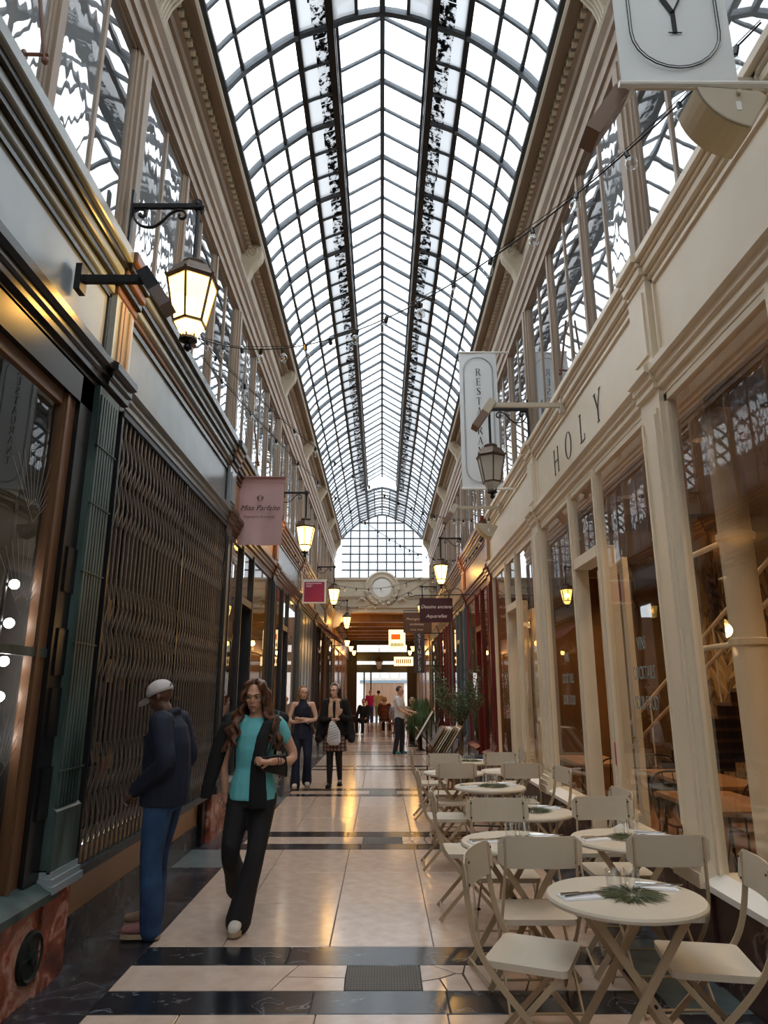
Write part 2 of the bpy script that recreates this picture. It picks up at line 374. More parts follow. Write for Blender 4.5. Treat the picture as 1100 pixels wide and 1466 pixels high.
# ================================================================= upper walls
ARCH = [(1.655, 7.72), (1.47, 7.96), (1.2, 8.21), (.915, 8.43), (.565, 8.58)]
wall = {}
for s in (-1, 1):
    m = MB(); x0, x1 = sorted((X(s, -.5), X(s, -.34)))
    m.box(x0, x1, YMIN, YEND, 4.73, 7.8)
    w = wall[s] = struct(m.build('wall_'+SIDE[s], mt['curtain']))
    m = MB(); prof(m, s, YMIN, YEND, [(-.34, 6.62), (.02, 6.62), (.02, 6.72), (.045, 6.73), (.045, 6.80), (.03, 6.82), (.03, 6.90), (.06, 6.92), (.06, 6.99), (.10, 7.04), (.10, 7.10), (.0, 7.14), (-.34, 7.14)])
    m.build('architrave', mt['taupe'], w)
    m = MB(); prof(m, s, YMIN, YEND, [(-.34, 7.14), (.0, 7.14), (.0, 7.50), (-.34, 7.50)]); m.build('frieze', mt['creamd'], w)
    m = MB(); prof(m, s, YMIN, YEND, [(-.34, 7.50), (.0, 7.50), (.03, 7.51), (.05, 7.55), (.09, 7.57), (.09, 7.65), (-.34, 7.65)]); m.build('bed_moulding', mt['brown'], w)
    m = MB(); y = B(-1)
    while y < YEND:
        a, c = sorted((X(s, .09), X(s, .135))); m.box(a, c, y, y+.055, 7.58, 7.645); y += .1
    o = m.build('dentil_row', mt['creamd'], w); o['kind'] = 'stuff'
    m = MB(); prof(m, s, YMIN, YEND, [(-.34, 7.65), (.22, 7.65), (.23, 7.62), (.26, 7.62), (.275, 7.66), (.275, 7.70), (.30, 7.72), (.30, 7.75), (-.34, 7.77)]); m.build('cornice', mt['brown'], w)
    m = MB(); prof(m, s, YMIN, YEND, [(.262, 7.625), (.280, 7.64), (.280, 7.685), (.262, 7.69)]); m.build('cornice_fillet', mt['creamd'], w)
    for k in range(-2, 7):
        b = B(k) if k < 6 else B(k)-.2
        m = MB()
        pts = [(0, 6.98), (.04, 6.99), (.075, 7.06), (.09, 7.16), (.13, 7.28), (.20, 7.38), (.255, 7.46), (.27, 7.55), (.25, 7.62), (.2, 7.65), (0, 7.65)]
        m.prism(pts, lambda d, z: (X(s, d), b-.085, z), lambda d, z: (X(s, d), b+.085, z))
        for q in (-.06, -.02, .02, .06):                             # ridges down the face of the bracket
            m.tube([(X(s, d+.006), b+q, z) for d, z in pts[1:9]], .014, 6)
        for sg in (-1, 1):                                           # volutes on the cheeks
            m.tube([(X(s, .15+(.02+.07*t/14)*math.cos(t*.75)), b+sg*.088, 7.53+(.02+.07*t/14)*math.sin(t*.75)) for t in range(15)], .012, 6)
        m.build('scroll_console', mt['creamd'], w, smooth=False)
    # upper pilasters and posts
    for k in range(-2, 7):
        b = B(k)
        m = MB()
        for hw, d in ((.15, -.005), (.10, .018), (.045, .035)):
            a, c = sorted((X(s, -.05), X(s, d))); m.box(a, c, b-hw, b+hw, 4.72, 6.62)
        m.build('upper_pilaster', mt['taupe'], w)
        if k < 6:
            for q in (1.29, 2.58):
                m = MB()
                for hw, d in ((.065, -.012), (.03, .008)):
                    a, c = sorted((X(s, -.05), X(s, d))); m.box(a, c, b+q-hw, b+q+hw, 4.72, 6.62)
                m.build('window_post', mt['taupe'], w)
# upper windows: three to a bay, two panes each
wn_ = 0
_pane = {}
def pane_mesh(w, h, mat, t=.006):
    key = (round(w, 3), round(h, 3), mat.name)
    if key not in _pane:
        m = MB(); m.add([(0, -w/2, -h/2), (0, w/2, -h/2), (0, w/2, h/2), (0, -w/2, h/2)], [(0, 1, 2, 3)]); _pane[key] = m.mesh('pane', mat)
    return _pane[key]
for s in (-1, 1):
    for k in range(-1, 6):
        for j in range(3):
            a = B(k) + 1.29*j + (.15 if j == 0 else .065); c = B(k) + 1.29*(j+1) - (.15 if j == 2 else .065)
            wn_ += 1; y = (a+c)/2; hw = (c-a)/2
            m = MB(); f = .028
            xa, xb = sorted((X(s, -.06)-X(s, 0), X(s, -.02)-X(s, 0)))
            for y0, y1, z0, z1 in ((-hw, hw, -.95, -.95+f*1.6), (-hw, hw, .95-f, .95), (-hw, -hw+f, -.95, .95), (hw-f, hw, -.95, .95)): m.box(xa, xb, y0, y1, z0, z1)
            o = struct(m.build('window_%d' % wn_, mt['taupe'], None, loc=(X(s, 0), y, 5.67)))
            m = MB(); m.box(xa, xb, -.018, .018, -.93, .93)
            m.build('mullion', mt['taupe'], o)
            pw = hw-.028-.016
            for q in (-1, 1):
                p_ = put('pane', pane_mesh(pw, 1.82, mt['wavyflat'] if random.random() < (.25 if s < 0 else .75) else mt['wavy']), o, (s*.035, q*(pw/2+.018), -.01))
                p_.rotation_euler = (0, R(random.uniform(-.4, .4)), R(random.uniform(-.5, .5)))

# ================================================================= glass roof
roof = empty('ceiling', (0, 0, 7.74)); struct(roof)
def inroof(o): o.parent = roof; o.matrix_parent_inverse = Matrix.Translation((0, 0, -7.74)); return o
ARF = catmull([(x, z, 0) for x, z in ARCH], 4)                       # fine side curve from spring to gutter beam
side_c = [(p.x, p.y) for p in ARF]
top_c = [(.565, 8.58), (.42, 8.655), (.28, 8.705), (.14, 8.74), (0, 8.765)]
full = side_c + top_c[1:]
full_arch = full + [(-x, z) for x, z in reversed(full[:-1])]
LY0, LY1 = B(0)+1.29, B(5)-1.29*.0                                   # the raised lantern runs between these ribs
def rib_mesh(poly, wy, dep):
    """bar of rectangular section following a curve in the cross plane"""
    m = MB(); rings = []
    for i, (x, z) in enumerate(poly):
        a = poly[max(i-1, 0)]; c = poly[min(i+1, len(poly)-1)]
        tx, tz = c[0]-a[0], c[1]-a[1]; l = math.hypot(tx, tz); nx, nz = -tz/l, tx/l
        if nz < 0: nx, nz = -nx, -nz
        rings.append([(x-nx*dep/2, -wy/2, z-nz*dep/2), (x-nx*dep/2, wy/2, z-nz*dep/2), (x+nx*dep/2, wy/2, z+nz*dep/2), (x+nx*dep/2, -wy/2, z+nz*dep/2)])
    m.loft(rings); return m
me_main_s = [rib_mesh([(sg*x, z) for x, z in side_c], .055, .075).mesh('main_rib', mt['steel']) for sg in (-1, 1)]
me_min_s = [rib_mesh([(sg*x, z) for x, z in side_c], .032, .045).mesh('glazing_bar', mt['steel']) for sg in (-1, 1)]
me_main_f = rib_mesh(full_arch, .058, .08).mesh('main_rib', mt['steel'])
me_min_f = rib_mesh(full_arch, .032, .045).mesh('glazing_bar', mt['steel'])
lan = [(.53, 8.87), (0, 9.2)]
lan_full = [(.53, 8.87), (0, 9.2), (-.53, 8.87)]
me_lan_main = rib_mesh(lan_full, .05, .055).mesh('lantern_rafter', mt['steel'])
me_lan_min = rib_mesh(lan_full, .03, .04).mesh('lantern_rafter', mt['steel'])
NROW = int(round((YEND-YMIN)/.43)); cnt = 0
rest = MB(); rest_d = MB()
ptm = {}
def pane_patch(c0, c1, nm, mat, L=.43):
    m = MB(); pts = c0 if isinstance(c0, list) else None
    rows = [[(x, -L/2+.011, z), (x, L/2-.011, z)] for x, z in c1]
    v = [p for r in rows for p in r]; m.add(v, [(2*i, 2*i+1, 2*i+3, 2*i+2) for i in range(len(rows)-1)])
    me = m.mesh(nm, mat); me.polygons.foreach_set('use_smooth', [True]*len(me.polygons)); return me
cols = []
for sg in (-1, 1):
    for c in range(4): cols.append(([(sg*x, z) for x, z in side_c[4*c:4*c+5]], 'dirtyglass' if c == 3 else 'roofglass'))
lcols = [([(sg*x, z) for x, z in lan], 'roofglass') for sg in (-1, 1)]
tcols = [([(sg*x, z) for x, z in top_c[0:3]], 'dirtyglass') for sg in (-1, 1)] + [([(sg*x, z) for x, z in top_c[2:5]], 'roofglass') for sg in (-1, 1)]
pm = [pane_patch(None, c, 'pane', mt[g]) for c, g in cols]; pl = [pane_patch(None, c, 'pane', mt[g]) for c, g in lcols]; pt = [pane_patch(None, c, 'pane', mt[g]) for c, g in tcols]
for r in range(NROW):
    y = YMIN + .43*(r+.5); yb = YMIN + .43*r
    inl = LY0-.01 < y < LY1
    main = (r % 3 == 0)
    start, stop = abs(yb-LY0) < .1, abs(yb-LY1) < .1
    near = y > 4.9 and cnt < 300
    if yb > 2:
        if inl and not start:
            for sg in (0, 1): inroof(put('main_rib' if main else 'glazing_bar', (me_main_s if main else me_min_s)[sg], None, (0, yb, 0)))
        else: inroof(put('main_rib' if main else 'glazing_bar', me_main_f if main else me_min_f, None, (0, yb, 0)))
        if inl: inroof(put('lantern_rafter', me_lan_main if main else me_lan_min, None, (0, yb, 0)))
        use = pm + (pl if inl else pt)
        if near:
            for me in use: inroof(put('pane', me, None, (0, y, 0))); cnt += 1
        else:
            for me, (c, g) in zip(use, cols + (lcols if inl else tcols)):
                v = []
                for x, z in c: v += [(x, y-.204, z), (x, y+.204, z)]
                (rest if g == 'roofglass' else rest_d).add(v, [(2*i, 2*i+1, 2*i+3, 2*i+2) for i in range(len(c)-1)])
    else:                                                            # out of sight behind the camera: plain glazing
        for c, g in cols + tcols:
            v = []
            for x, z in c: v += [(x, y-.204, z), (x, y+.204, z)]
            (rest if g == 'roofglass' else rest_d).add(v, [(2*i, 2*i+1, 2*i+3, 2*i+2) for i in range(len(c)-1)])
inroof(put('end_rib', me_main_f, None, (0, YEND-.03, 0)))
o = inroof(rest.build('far_panes', mt['roofglass'])); o['kind'] = 'stuff'
o = inroof(rest_d.build('far_dusty_panes', mt['dirtyglass'])); o['kind'] = 'stuff'
# lengthwise bars, gutter beams, ridge
peel = bpy.data.materials.new('peeling_black_paint'); peel.use_nodes = True
nt = peel.node_tree; nt.nodes.clear()
o_ = nt.nodes.new('ShaderNodeOutputMaterial'); tr_ = nt.nodes.new('ShaderNodeBsdfTransparent'); df_ = nt.nodes.new('ShaderNodeBsdfDiffuse'); df_.inputs['Color'].default_value = (.012, .013, .014, 1)
tc_ = nt.nodes.new('ShaderNodeTexCoord'); n_ = nt.nodes.new('ShaderNodeTexNoise'); n_.inputs['Scale'].default_value = 11; n_.inputs['Detail'].default_value = 9; n_.inputs['Roughness'].default_value = .72
r_ = nt.nodes.new('ShaderNodeValToRGB'); r_.color_ramp.elements[0].position = .50; r_.color_ramp.elements[1].position = .52; r_.color_ramp.elements[0].color = (1, 1, 1, 1); r_.color_ramp.elements[1].color = (.1, .1, .1, 1)
mx_ = nt.nodes.new('ShaderNodeMixShader')
nt.links.new(tc_.outputs['Object'], n_.inputs['Vector']); nt.links.new(n_.outputs['Fac'], r_.inputs['Fac']); nt.links.new(r_.outputs['Color'], mx_.inputs['Fac'])
nt.links.new(tr_.outputs[0], mx_.inputs[1]); nt.links.new(df_.outputs[0], mx_.inputs[2]); nt.links.new(mx_.outputs[0], o_.inputs['Surface'])
for sg in (-1, 1):
    for i, (x, z) in enumerate(ARCH):
        w, h = ((.06, .05), (.036, .055), (.042, .06), (.06, .075), (.08, .11))[i]
        m = MB(); m.box(sg*x-w/2, sg*x+w/2, YMIN, YEND, z-h/2, z+h/2); inroof(m.build(('sill_bar', 'purlin', 'purlin', 'purlin', 'gutter_beam')[i], mt['iron'] if i >= 3 else mt['steel']))
    m = MB(); m.box(sg*.545-.03, sg*.545+.03, LY0, LY1, 8.60, 8.66); m.box(sg*.53-.035, sg*.53+.035, LY0, LY1, 8.82, 8.89)
    for r in range(int((LY1-LY0)/1.29)+1): m.box(sg*.535-.02, sg*.535+.02, LY0+r*1.29-.02, LY0+r*1.29+.02, 8.6, 8.86)
    inroof(m.build('lantern_kerb', mt['iron']))
    m = MB(); a, c = (.60, 8.55), (.755, 8.485)
    for r in range(int((YEND-3)/.43)):
        y0 = 3+.43*r
        if y0+.43 > LY1: break
        wv = random.uniform(-.02, .02)
        m.add([(sg*a[0], y0, a[1]), (sg*(c[0]+wv), y0, c[1]-wv*.45), (sg*(c[0]+wv), y0+.42, c[1]-wv*.45), (sg*a[0], y0+.42, a[1])], [(0, 1, 2, 3)])
    inroof(m.build('peeling_paint', peel))
m = MB(); m.box(-.028, .028, LY0, LY1, 9.16, 9.23); inroof(m.build('ridge_bar', mt['steel']))
for y0, y1 in ((2, LY0), (LY1, YEND)):
    m = MB(); m.box(-.03, .03, y0, y1, 8.72, 8.80)
    for sg in (-1, 1): m.box(sg*.28-.018, sg*.28+.018, y0, y1, 8.685, 8.725)
    inroof(m.build('ridge_bar', mt['steel']))

# ================================================================= end wall with glazed lunette and medallion
m = MB(); m.box(-WX-.2, WX+.2, YEND, YEND+.3, 4.72, 6.12)
wb = struct(m.build('wall_back', mt['creamd']))
def ey(mb, poly, y0, y1): return mb.prism(poly, lambda x, z: (x, y0, z), lambda x, z: (x, y1, z))
m = MB()
for z0, z1, p_ in ((6.02, 6.12, .06), (5.42, 5.50, .05), (5.34, 5.42, .09), (5.27, 5.34, .04), (4.98, 5.03, .04), (4.9, 4.98, .07), (4.72, 4.80, .03)): m.box(-WX, WX, YEND-p_, YEND, z0, z1)
m.build('moulding', mt['creamd'], wb)
m = MB(); c0 = (0, YEND, 5.68)
m.lathe([(.70, 0), (.70, -.10), (.64, -.14), (.56, -.10), (.52, -.10), (.50, -.14), (.44, -.14), (.42, -.08), (.02, -.08)], c0, 40, 'y'); m.build('medallion', mt['creamd'], wb)
m = MB(); m.lathe([(.40, -.085), (.36, -.11), (.02, -.11)], c0, 32, 'y'); m.build('medallion_disc', mt['white'], wb)
m = MB()
for i in range(26):
    a = PI + PI*(i+.5)/26; rr = .62 + .07*math.sin(i*2.1); m.ball((rr*math.cos(a), YEND-.12, 5.68+rr*math.sin(a)*.98), .055+.02*math.sin(i*1.3), 8, 5, (1, .8, .8))
for sg in (-1, 1):
    for i in range(5): m.ball((sg*(.72+.06*i), YEND-.09, 5.22-.0*i+.05*math.sin(i)), .06-.006*i, 8, 5)
m.build('garland', mt['creamd'], wb)
for sg in (-1, 1):                                                   # curved corner brackets under the beam
    m = MB(); pr = [(1.95, 4.72), (1.25, 4.72), (1.27, 4.64), (1.36, 4.60), (1.42, 4.52), (1.5, 4.47), (1.56, 4.36), (1.66, 4.33), (1.72, 4.2), (1.95, 4.1)]
    ey(m, [(sg*x, z) for x, z in pr], YEND-.02, YEND+.25); m.build('corner_bracket', mt['creamd'], wb)
lun = struct(empty('window_%d' % (wn_+1), (0, YEND+.1, 6.12)))
def clip(poly, archp):
    """clip polygon to below the arch (convex) with half planes"""
    out = poly
    for i in range(len(archp)-1):
        (ax, az), (bx, bz) = archp[i], archp[i+1]
        res = []
        def ins(p): return (bx-ax)*(p[1]-az)-(bz-az)*(p[0]-ax) >= 0
        for j in range(len(out)):
            p, q = out[j], out[(j+1) % len(out)]; ip, iq = ins(p), ins(q)
            if ip: res.append(p)
            if ip != iq:
                d1 = (bx-ax)*(p[1]-az)-(bz-az)*(p[0]-ax); d2 = (bx-ax)*(q[1]-az)-(bz-az)*(q[0]-ax); t = d1/(d1-d2)
                res.append((p[0]+(q[0]-p[0])*t, p[1]+(q[1]-p[1])*t))
        out = res
        if not out: return []
    return out
archp = [(1.66, 6.1)] + full_arch + [(-1.66, 6.1)]
xs = [-1.66+3.32*i/9 for i in range(10)]; zs = [6.12+.33*i for i in range(9)]
frost = glass('frosted_gable_glass', (.92, .95, .97), 1.4, .1, 0, haze=.82, hazecol=(.46, .48, .49))
for i in range(9):
    for j in range(8):
        pg = clip([(xs[i]+.01, zs[j]+.01), (xs[i+1]-.01, zs[j]+.01), (xs[i+1]-.01, zs[j+1]-.01), (xs[i]+.01, zs[j+1]-.01)], archp)
        if len(pg) < 3: continue
        m = MB(); m.add([(x, 0, z-6.12) for x, z in pg], [tuple(range(len(pg)))]); m.build('pane', frost, lun)
m = MB()
for x in xs[1:-1]:
    zt = max((z for q in range(len(full_arch)-1) for (x0, z0), (x1, z1) in [(full_arch[q], full_arch[q+1])] if min(x0, x1) <= x <= max(x0, x1) for z in [z0+(z1-z0)*(x-x0)/((x1-x0) or 1)]), default=6.2)
    m.box(x-.024, x+.024, -.03, .01, 0, zt-6.12)
for z in zs:
    xx = [x for q in range(len(archp)-1) for (x0, z0), (x1, z1) in [(archp[q], archp[q+1])] if min(z0, z1) <= z <= max(z0, z1) and z0 != z1 for x in [x0+(x1-x0)*(z-z0)/(z1-z0)]]
    if xx: m.box(min(xx), max(xx), -.035, .015, z-6.12-.022, z-6.12+.022)
m.build('glazing_grid', mt['steel'], lun)
# unseen wall added behind the camera to keep bare sky light out
m = MB(); m.box(-2.2, 2.2, YMIN-.2, YMIN, 0, 7.8); struct(m.build('wall_front', mt['creamd']))

# ================================================================= shopfronts
LOW = [(-.3, 3.60), (.0, 3.60), (.0, 3.65), (.03, 3.66), (.03, 3.71), (.05, 3.72), (.05, 3.765), (.085, 3.78), (.085, 3.83), (.02, 3.86), (-.3, 3.86)]
UPS = [(4.38, 4.44, .03), (4.44, 4.50, .06), (4.50, 4.57, .085), (4.57, 4.63, .11), (4.63, 4.72, .14)]
def bx(m, s, d0, d1, y0, y1, z0, z1):
    a, c = sorted((X(s, d0), X(s, d1))); return m.box(a, c, y0, y1, z0, z1)
def shopfront(s, k, st, label):
    y0, y1 = B(k), B(k+1)
    root = empty('shopfront', (X(s, 0), (y0+y1)/2, 0)); tag(root, label, 'shopfront')
    T = Matrix.Translation((-X(s, 0), -(y0+y1)/2, 0))
    def part(m, name, mat, par=None, smooth=False):
        o = m.build(name, mat, par or root, smooth)
        if par is None: o.matrix_parent_inverse = T
        return o
    fm, pmn, pl_, fa = mt[st['frame']], mt[st['pil']], mt[st['plinth']], mt[st['fascia']]
    lc, ups = mt[st['low']], [mt[q] for q in st['up']]
    ph = st.get('pil_w', .17); U = st.get('ups', UPS); ft = U[0][0]
    # pilaster at the near edge of the bay: shaft, base steps, frieze block
    m = MB(); bx(m, s, -.05, .03, y0-ph, y0+ph, .72, 3.60); bx(m, s, .03, .045, y0-ph+.035, y0+ph-.035, .76, 3.52); 
    for q in (-1, 1): bx(m, s, .045, .058, y0+q*(ph-.06)-.012, y0+q*(ph-.06)+.012, .8, 3.48)
    part(m, 'pilaster', pmn)
    m = MB()
    for i, (za, zb, d) in enumerate(((.5, .58, .10), (.58, .63, .085), (.63, .68, .065), (.68, .72, .045))): bx(m, s, -.05, d, y0-ph, y0+ph+.01+.012*(3-i), za, zb)
    part(m, 'pilaster_base', pmn)
    m = MB(); bx(m, s, -.3, .05, y0-ph, y0+ph, 0, .5); part(m, 'pilaster_plinth', pl_)
    m = MB(); bx(m, s, -.3, .045, y0-ph, y0+ph, 3.86, ft); bx(m, s, .045, .06, y0-ph+.05, y0+ph-.05, 3.93, ft-.07); part(m, 'frieze_block', mt[st.get('block', st['fascia'])])
    # lower cornice with a break over the pilaster
    m = MB(); prof(m, s, y0+ph, y1-ph, LOW); prof(m, s, y0-ph, y0+ph, [(d+.03 if d > -.1 else d, z) for d, z in LOW]); part(m, 'lower_cornice', lc)
    for i, (za, zb, d) in enumerate(U):
        m = MB(); bx(m, s, -.32, d, y0+ph, y1-ph, za, zb); bx(m, s, -.32, d+.03, y0-ph, y0+ph, za, zb); bevel(part(m, 'upper_moulding', ups[i % len(ups)]), .008, 1)
    # fascia board with a raised moulded border
    a, c = y0+ph, y1-ph
    m = MB(); bx(m, s, -.3, .0, a, c, 3.86, ft); part(m, 'fascia', fa)
    m = MB()
    for ya, yb, za, zb in ((a+.04, c-.04, 3.89, 3.915), (a+.04, c-.04, ft-.06, ft-.03), (a+.04, a+.065, 3.89, ft-.03), (c-.065, c-.04, 3.89, ft-.03)): bx(m, s, 0, .018, ya, yb, za, zb)
    part(m, 'fascia_border', mt[st.get('border', st['low'])])
    if st.get('open'): return root, part
    p1, p2 = st['door']; p1 += y0; p2 += y0
    wins = [(a, p1), (p2, c)] if p1 > a else [(p2, c)]
    hd = st.get('head', 3.60)
    for ya, yb in wins:
        m = MB(); bx(m, s, -.3, .03, ya, yb, 0, .50); part(m, 'plinth', pl_)
        m = MB(); m.prism([(-.14, .50), (.075, .50), (.075, .535), (-.03, .585), (-.14, .585)], lambda d, z: (X(s, d), ya, z), lambda d, z: (X(s, d), yb, z))
        part(m, 'sill', mt[st.get('sill', st['frame'])])
    for yp in (p1, p2):
        m = MB(); bx(m, s, -.064, .0, yp-.046, yp+.046, .03, hd); bx(m, s, 0, .015, yp-.018, yp+.018, .6, hd); bx(m, s, -.14, -.06, yp-.03, yp+.03, .03, 2.85); part(m, 'post', fm)
    for q, (ya, yb) in enumerate(wins):                              # frame edges of each window
        m = MB()
        for u0, u1, z0, z1 in ((ya, ya+.04, .58, hd), (yb-.04, yb, .58, hd), (ya, yb, hd-.05, hd)): bx(m, s, -.06, -.005, u0, u1, z0, z1)
        part(m, 'window_frame', fm)
        m = MB(); xx = X(s, -.03); m.add([(xx, ya+.03, .58), (xx, yb-.03, .58), (xx, yb-.03, hd-.04), (xx, ya+.03, hd-.04)], [(0, 1, 2, 3)]); part(m, 'pane', mt['glass'])
    m = MB(); bx(m, s, -.16, .01, p1+.05, p2-.05, 2.80, 2.90); part(m, 'transom_bar', fm)
    m = MB(); bx(m, s, -.06, -.005, p1+.05, p2-.05, hd-.05, hd); part(m, 'head_rail', fm)
    m = MB(); xx = X(s, -.03); m.add([(xx, p1+.05, 2.9), (xx, p2-.05, 2.9), (xx, p2-.05, hd-.05), (xx, p1+.05, hd-.05)], [(0, 1, 2, 3)]); part(m, 'transom_pane', mt['glass'])
    # recessed door leaf
    m = MB()
    for u0, u1, z0, z1 in ((p1+.055, p1+.15, .03, 2.79), (p2-.15, p2-.055, .03, 2.79), (p1+.15, p2-.15, .03, .62), (p1+.15, p2-.15, 2.68, 2.79)): bx(m, s, -.27, -.22, u0, u1, z0, z1)
    bx(m, s, -.22, -.21, p1+.2, p2-.2, .12, .54)
    dr = part(m, 'door_leaf', fm)
    m = MB(); xx = X(s, -.245); m.add([(xx, p1+.15, .62), (xx, p2-.15, .62), (xx, p2-.15, 2.68), (xx, p1+.15, 2.68)], [(0, 1, 2, 3)]); o = m.build('door_pane', mt['glass'], dr)
    m = MB(); m.tube([(X(s, -.16), p1+.11, .95), (X(s, -.15), p1+.11, 1.25)], .012, 8); m.tube([(X(s, -.22), p1+.11, .97), (X(s, -.16), p1+.11, .97)], .008, 6); m.tube([(X(s, -.22), p1+.11, 1.23), (X(s, -.16), p1+.11, 1.23)], .008, 6); m.build('door_handle', M('brass', (170, 130, 60), .3, metal=1), dr)
    m = MB(); bx(m, s, -.3, .0, p1+.05, p2-.05, 0, .03); part(m, 'door_step', mt['slate'])
    # room behind the glass
    if st.get('room'):
        rm = M(st['frame']+'_room', st['room'], .8, var=.4, vs=1.5)
        m = MB(); d1 = -.34-2.2
        xa, xb = X(s, -.32), X(s, d1)
        m.add([(xa, y0-.15, 0), (xb, y0-.15, 0), (xb, y1-.19, 0), (xa, y1-.19, 0), (xa, y0-.15, 3.7), (xb, y0-.15, 3.7), (xb, y1-.19, 3.7), (xa, y1-.19, 3.7)],
              [(0, 1, 2, 3), (4, 5, 6, 7), (0, 1, 5, 4), (1, 2, 6, 5), (2, 3, 7, 6)])
        part(m, 'shop_room', rm)
        m = MB()                                                     # shelves along the back of the room
        for z in (.8, 1.35, 1.9, 2.45): bx(m, s, d1+.02, d1+.32, a+.1, c-.1, z, z+.03)
        sh = part(m, 'shop_shelves', mt['walnut'])
        m = MB(); rr = random.Random(k*7+s)
        cl = [(150, 60, 40), (190, 160, 110), (70, 80, 70), (210, 200, 180), (110, 80, 50)]
        for z in (.83, 1.38, 1.93, 2.48):
            yq = a+.12
            while yq < c-.3:
                w_ = rr.uniform(.05, .22); m.cur = rr.randrange(5); bx(m, s, d1+.03, d1+.03+rr.uniform(.1, .26), yq, yq+w_, z, z+rr.uniform(.15, .42)); yq += w_+rr.uniform(.005, .1)
        o = m.build('shelf_goods', [M('goods', c_, .6) for c_ in cl], sh)
        m = MB(); m.ball((X(s, -1.1), (y0+y1)/2, 2.98), .09, 14, 9); m.tube([(X(s, -1.1), (y0+y1)/2, 3.06), (X(s, -1.1), (y0+y1)/2, 3.7)], .008, 6); part(m, 'pendant_lamp', mt['lampglow'], None, True)
        point_light('shop_light', (X(s, -1.1), (y0+y1)/2, 2.84), st.get('watt', 18), (255, 205, 140), .15)
    return root, part

creamS = dict(frame='cream', pil='cream', plinth='brownmarble', fascia='cream', low='cream', up=['cream'], sill='white', door=(1.5, 2.35), ups=[(4.50, 4.545, .025), (4.545, 4.61, .055), (4.61, 4.65, .07), (4.65, 4.72, .10)])
ST = {}
ST[(1, -1)] = (creamS, 'cream painted restaurant front with one huge window, opposite the green shop')
ST[(1, 0)] = (creamS, 'cream restaurant front whose fascia is lettered HOLY, glazed door marked 25')
ST[(1, 1)] = (creamS, 'cream restaurant front with blank fascia, next to the oxblood red shop')
ST[(1, 2)] = (dict(frame='redpaint', pil='redpaint', plinth='brownmarble', fascia='oakfascia', low='redpaint', up=['redpaint', 'walnut'], door=(1.3, 2.1), room=(120, 84, 48), watt=40, border='redpaint'), 'oxblood red shopfront with honey wood fascia beside the olive tree')
ST[(1, 3)] = (dict(frame='bluegrey', pil='bluegrey', plinth='slate', fascia='oakfascia', low='walnut', up=['walnut', 'oak'], door=(1.3, 2.1), room=(100, 76, 50), watt=30), 'blue-grey print shop front between the red shop and the vertical lettered sign')
ST[(1, 4)] = (dict(frame='redpaint', pil='redpaint', plinth='slate', fascia='oakfascia', low='walnut', up=['oak'], door=(1.3, 2.1), room=(110, 70, 36), watt=30), 'distant dark red shopfront behind the hanging fern')
ST[(1, 5)] = (dict(frame='darkwood', pil='darkwood', plinth='slate', fascia='oakfascia', low='walnut', up=['oak'], door=(1.3, 2.1), room=(110, 70, 36), watt=30), 'last dark wooden shopfront on the restaurant side before the end wall')
ST[(-1, 1)] = (dict(frame='charcoal', pil='charcoal', plinth='redmarble', fascia='oakfascia', low='walnut', up=['walnut', 'charcoal', 'oak'], door=(1.08, 1.9), room=(112, 90, 62), watt=26, block='greyfascia'), 'charcoal shopfront with honey wood fascia under the pink banner')
ST[(-1, 2)] = (dict(frame='charcoal', pil='charcoal', plinth='slate', fascia='greyfascia2', low='walnut', up=['walnut', 'oak'], door=(1.3, 2.1), room=(128, 104, 66), watt=34, border='greyfascia2', block='walnut'), 'charcoal shopfront with plain grey fascia before the red square sign')
ST[(-1, 3)] = (dict(frame='slatepanel', pil='slatepanel', plinth='slate', fascia='oakfascia', low='walnut', up=['oak', 'walnut'], door=(1.3, 2.1), open=True), 'shuttered shopfront closed with tall grey panels')
ST[(-1, 4)] = (dict(frame='darkwood', pil='darkwood', plinth='slate', fascia='greyfascia2', low='darkwood', up=['oak', 'walnut'], door=(1.3, 2.1), room=(90, 60, 36), watt=16), 'dark brown shopfront with a maroon awning')
ST[(-1, 5)] = (dict(frame='darkwood', pil='oak', plinth='slate', fascia='oakfascia', low='oak', up=['oak'], door=(1.3, 2.1), room=(110, 72, 40), watt=24), 'last honey brown shopfront on the gate side before the end wall')
PARTF = {}
for (s, k), (st, lb) in ST.items(): PARTF[(s, k)] = shopfront(s, k, st, lb)
# grey shutter panels of the closed shop
root, part = PARTF[(-1, 3)]
m = MB(); bx(m, -1, -.3, .02, B(3)+.17, B(4)-.17, 0, .4); part(m, 'plinth', mt['slate'])
for i in range(5):
    ya = B(3)+.2+i*.695
    m = MB(); bx(m, -1, -.10, -.02, ya, ya+.665, .42, 3.58); bx(m, -1, -.02, -.008, ya+.07, ya+.60, .5, 3.5); part(m, 'shutter_panel', mt['slatepanel'])

# ---- green shop nearest on the left
stG = dict(frame='darkgreen', pil='greenpaint', plinth='redmarble', fascia='greyfascia', low='blackpaint', up=['greyfascia', 'blackpaint', 'greyfascia', 'blackpaint', 'greyfascia'], door=(0, 0), open=True, border='blackpaint', block='greyfascia')
root, part = shopfront(-1, -1, stG, 'dark green shopfront with red marble base and etched window')
s = -1
m = MB(); bx(m, s, -.3, .04, B(-1)+.17, B(0)-.19, 0, .47); part(m, 'plinth', mt['redmarble'])
m = MB(); m.prism([(-.14, .47), (.09, .47), (.09, .51), (-.03, .575), (-.14, .575)], lambda d, z: (X(s, d), B(-1)+.17, z), lambda d, z: (X(s, d), B(0)-.19, z)); part(m, 'sill', mt['greenpaint'])
m = MB(); bx(m, s, -.10, .0, B(0)-.45, B(0)-.18, .57, 3.62); bx(m, s, -.10, 0, B(-1)+.17, B(0)-.18, 3.42, 3.62)
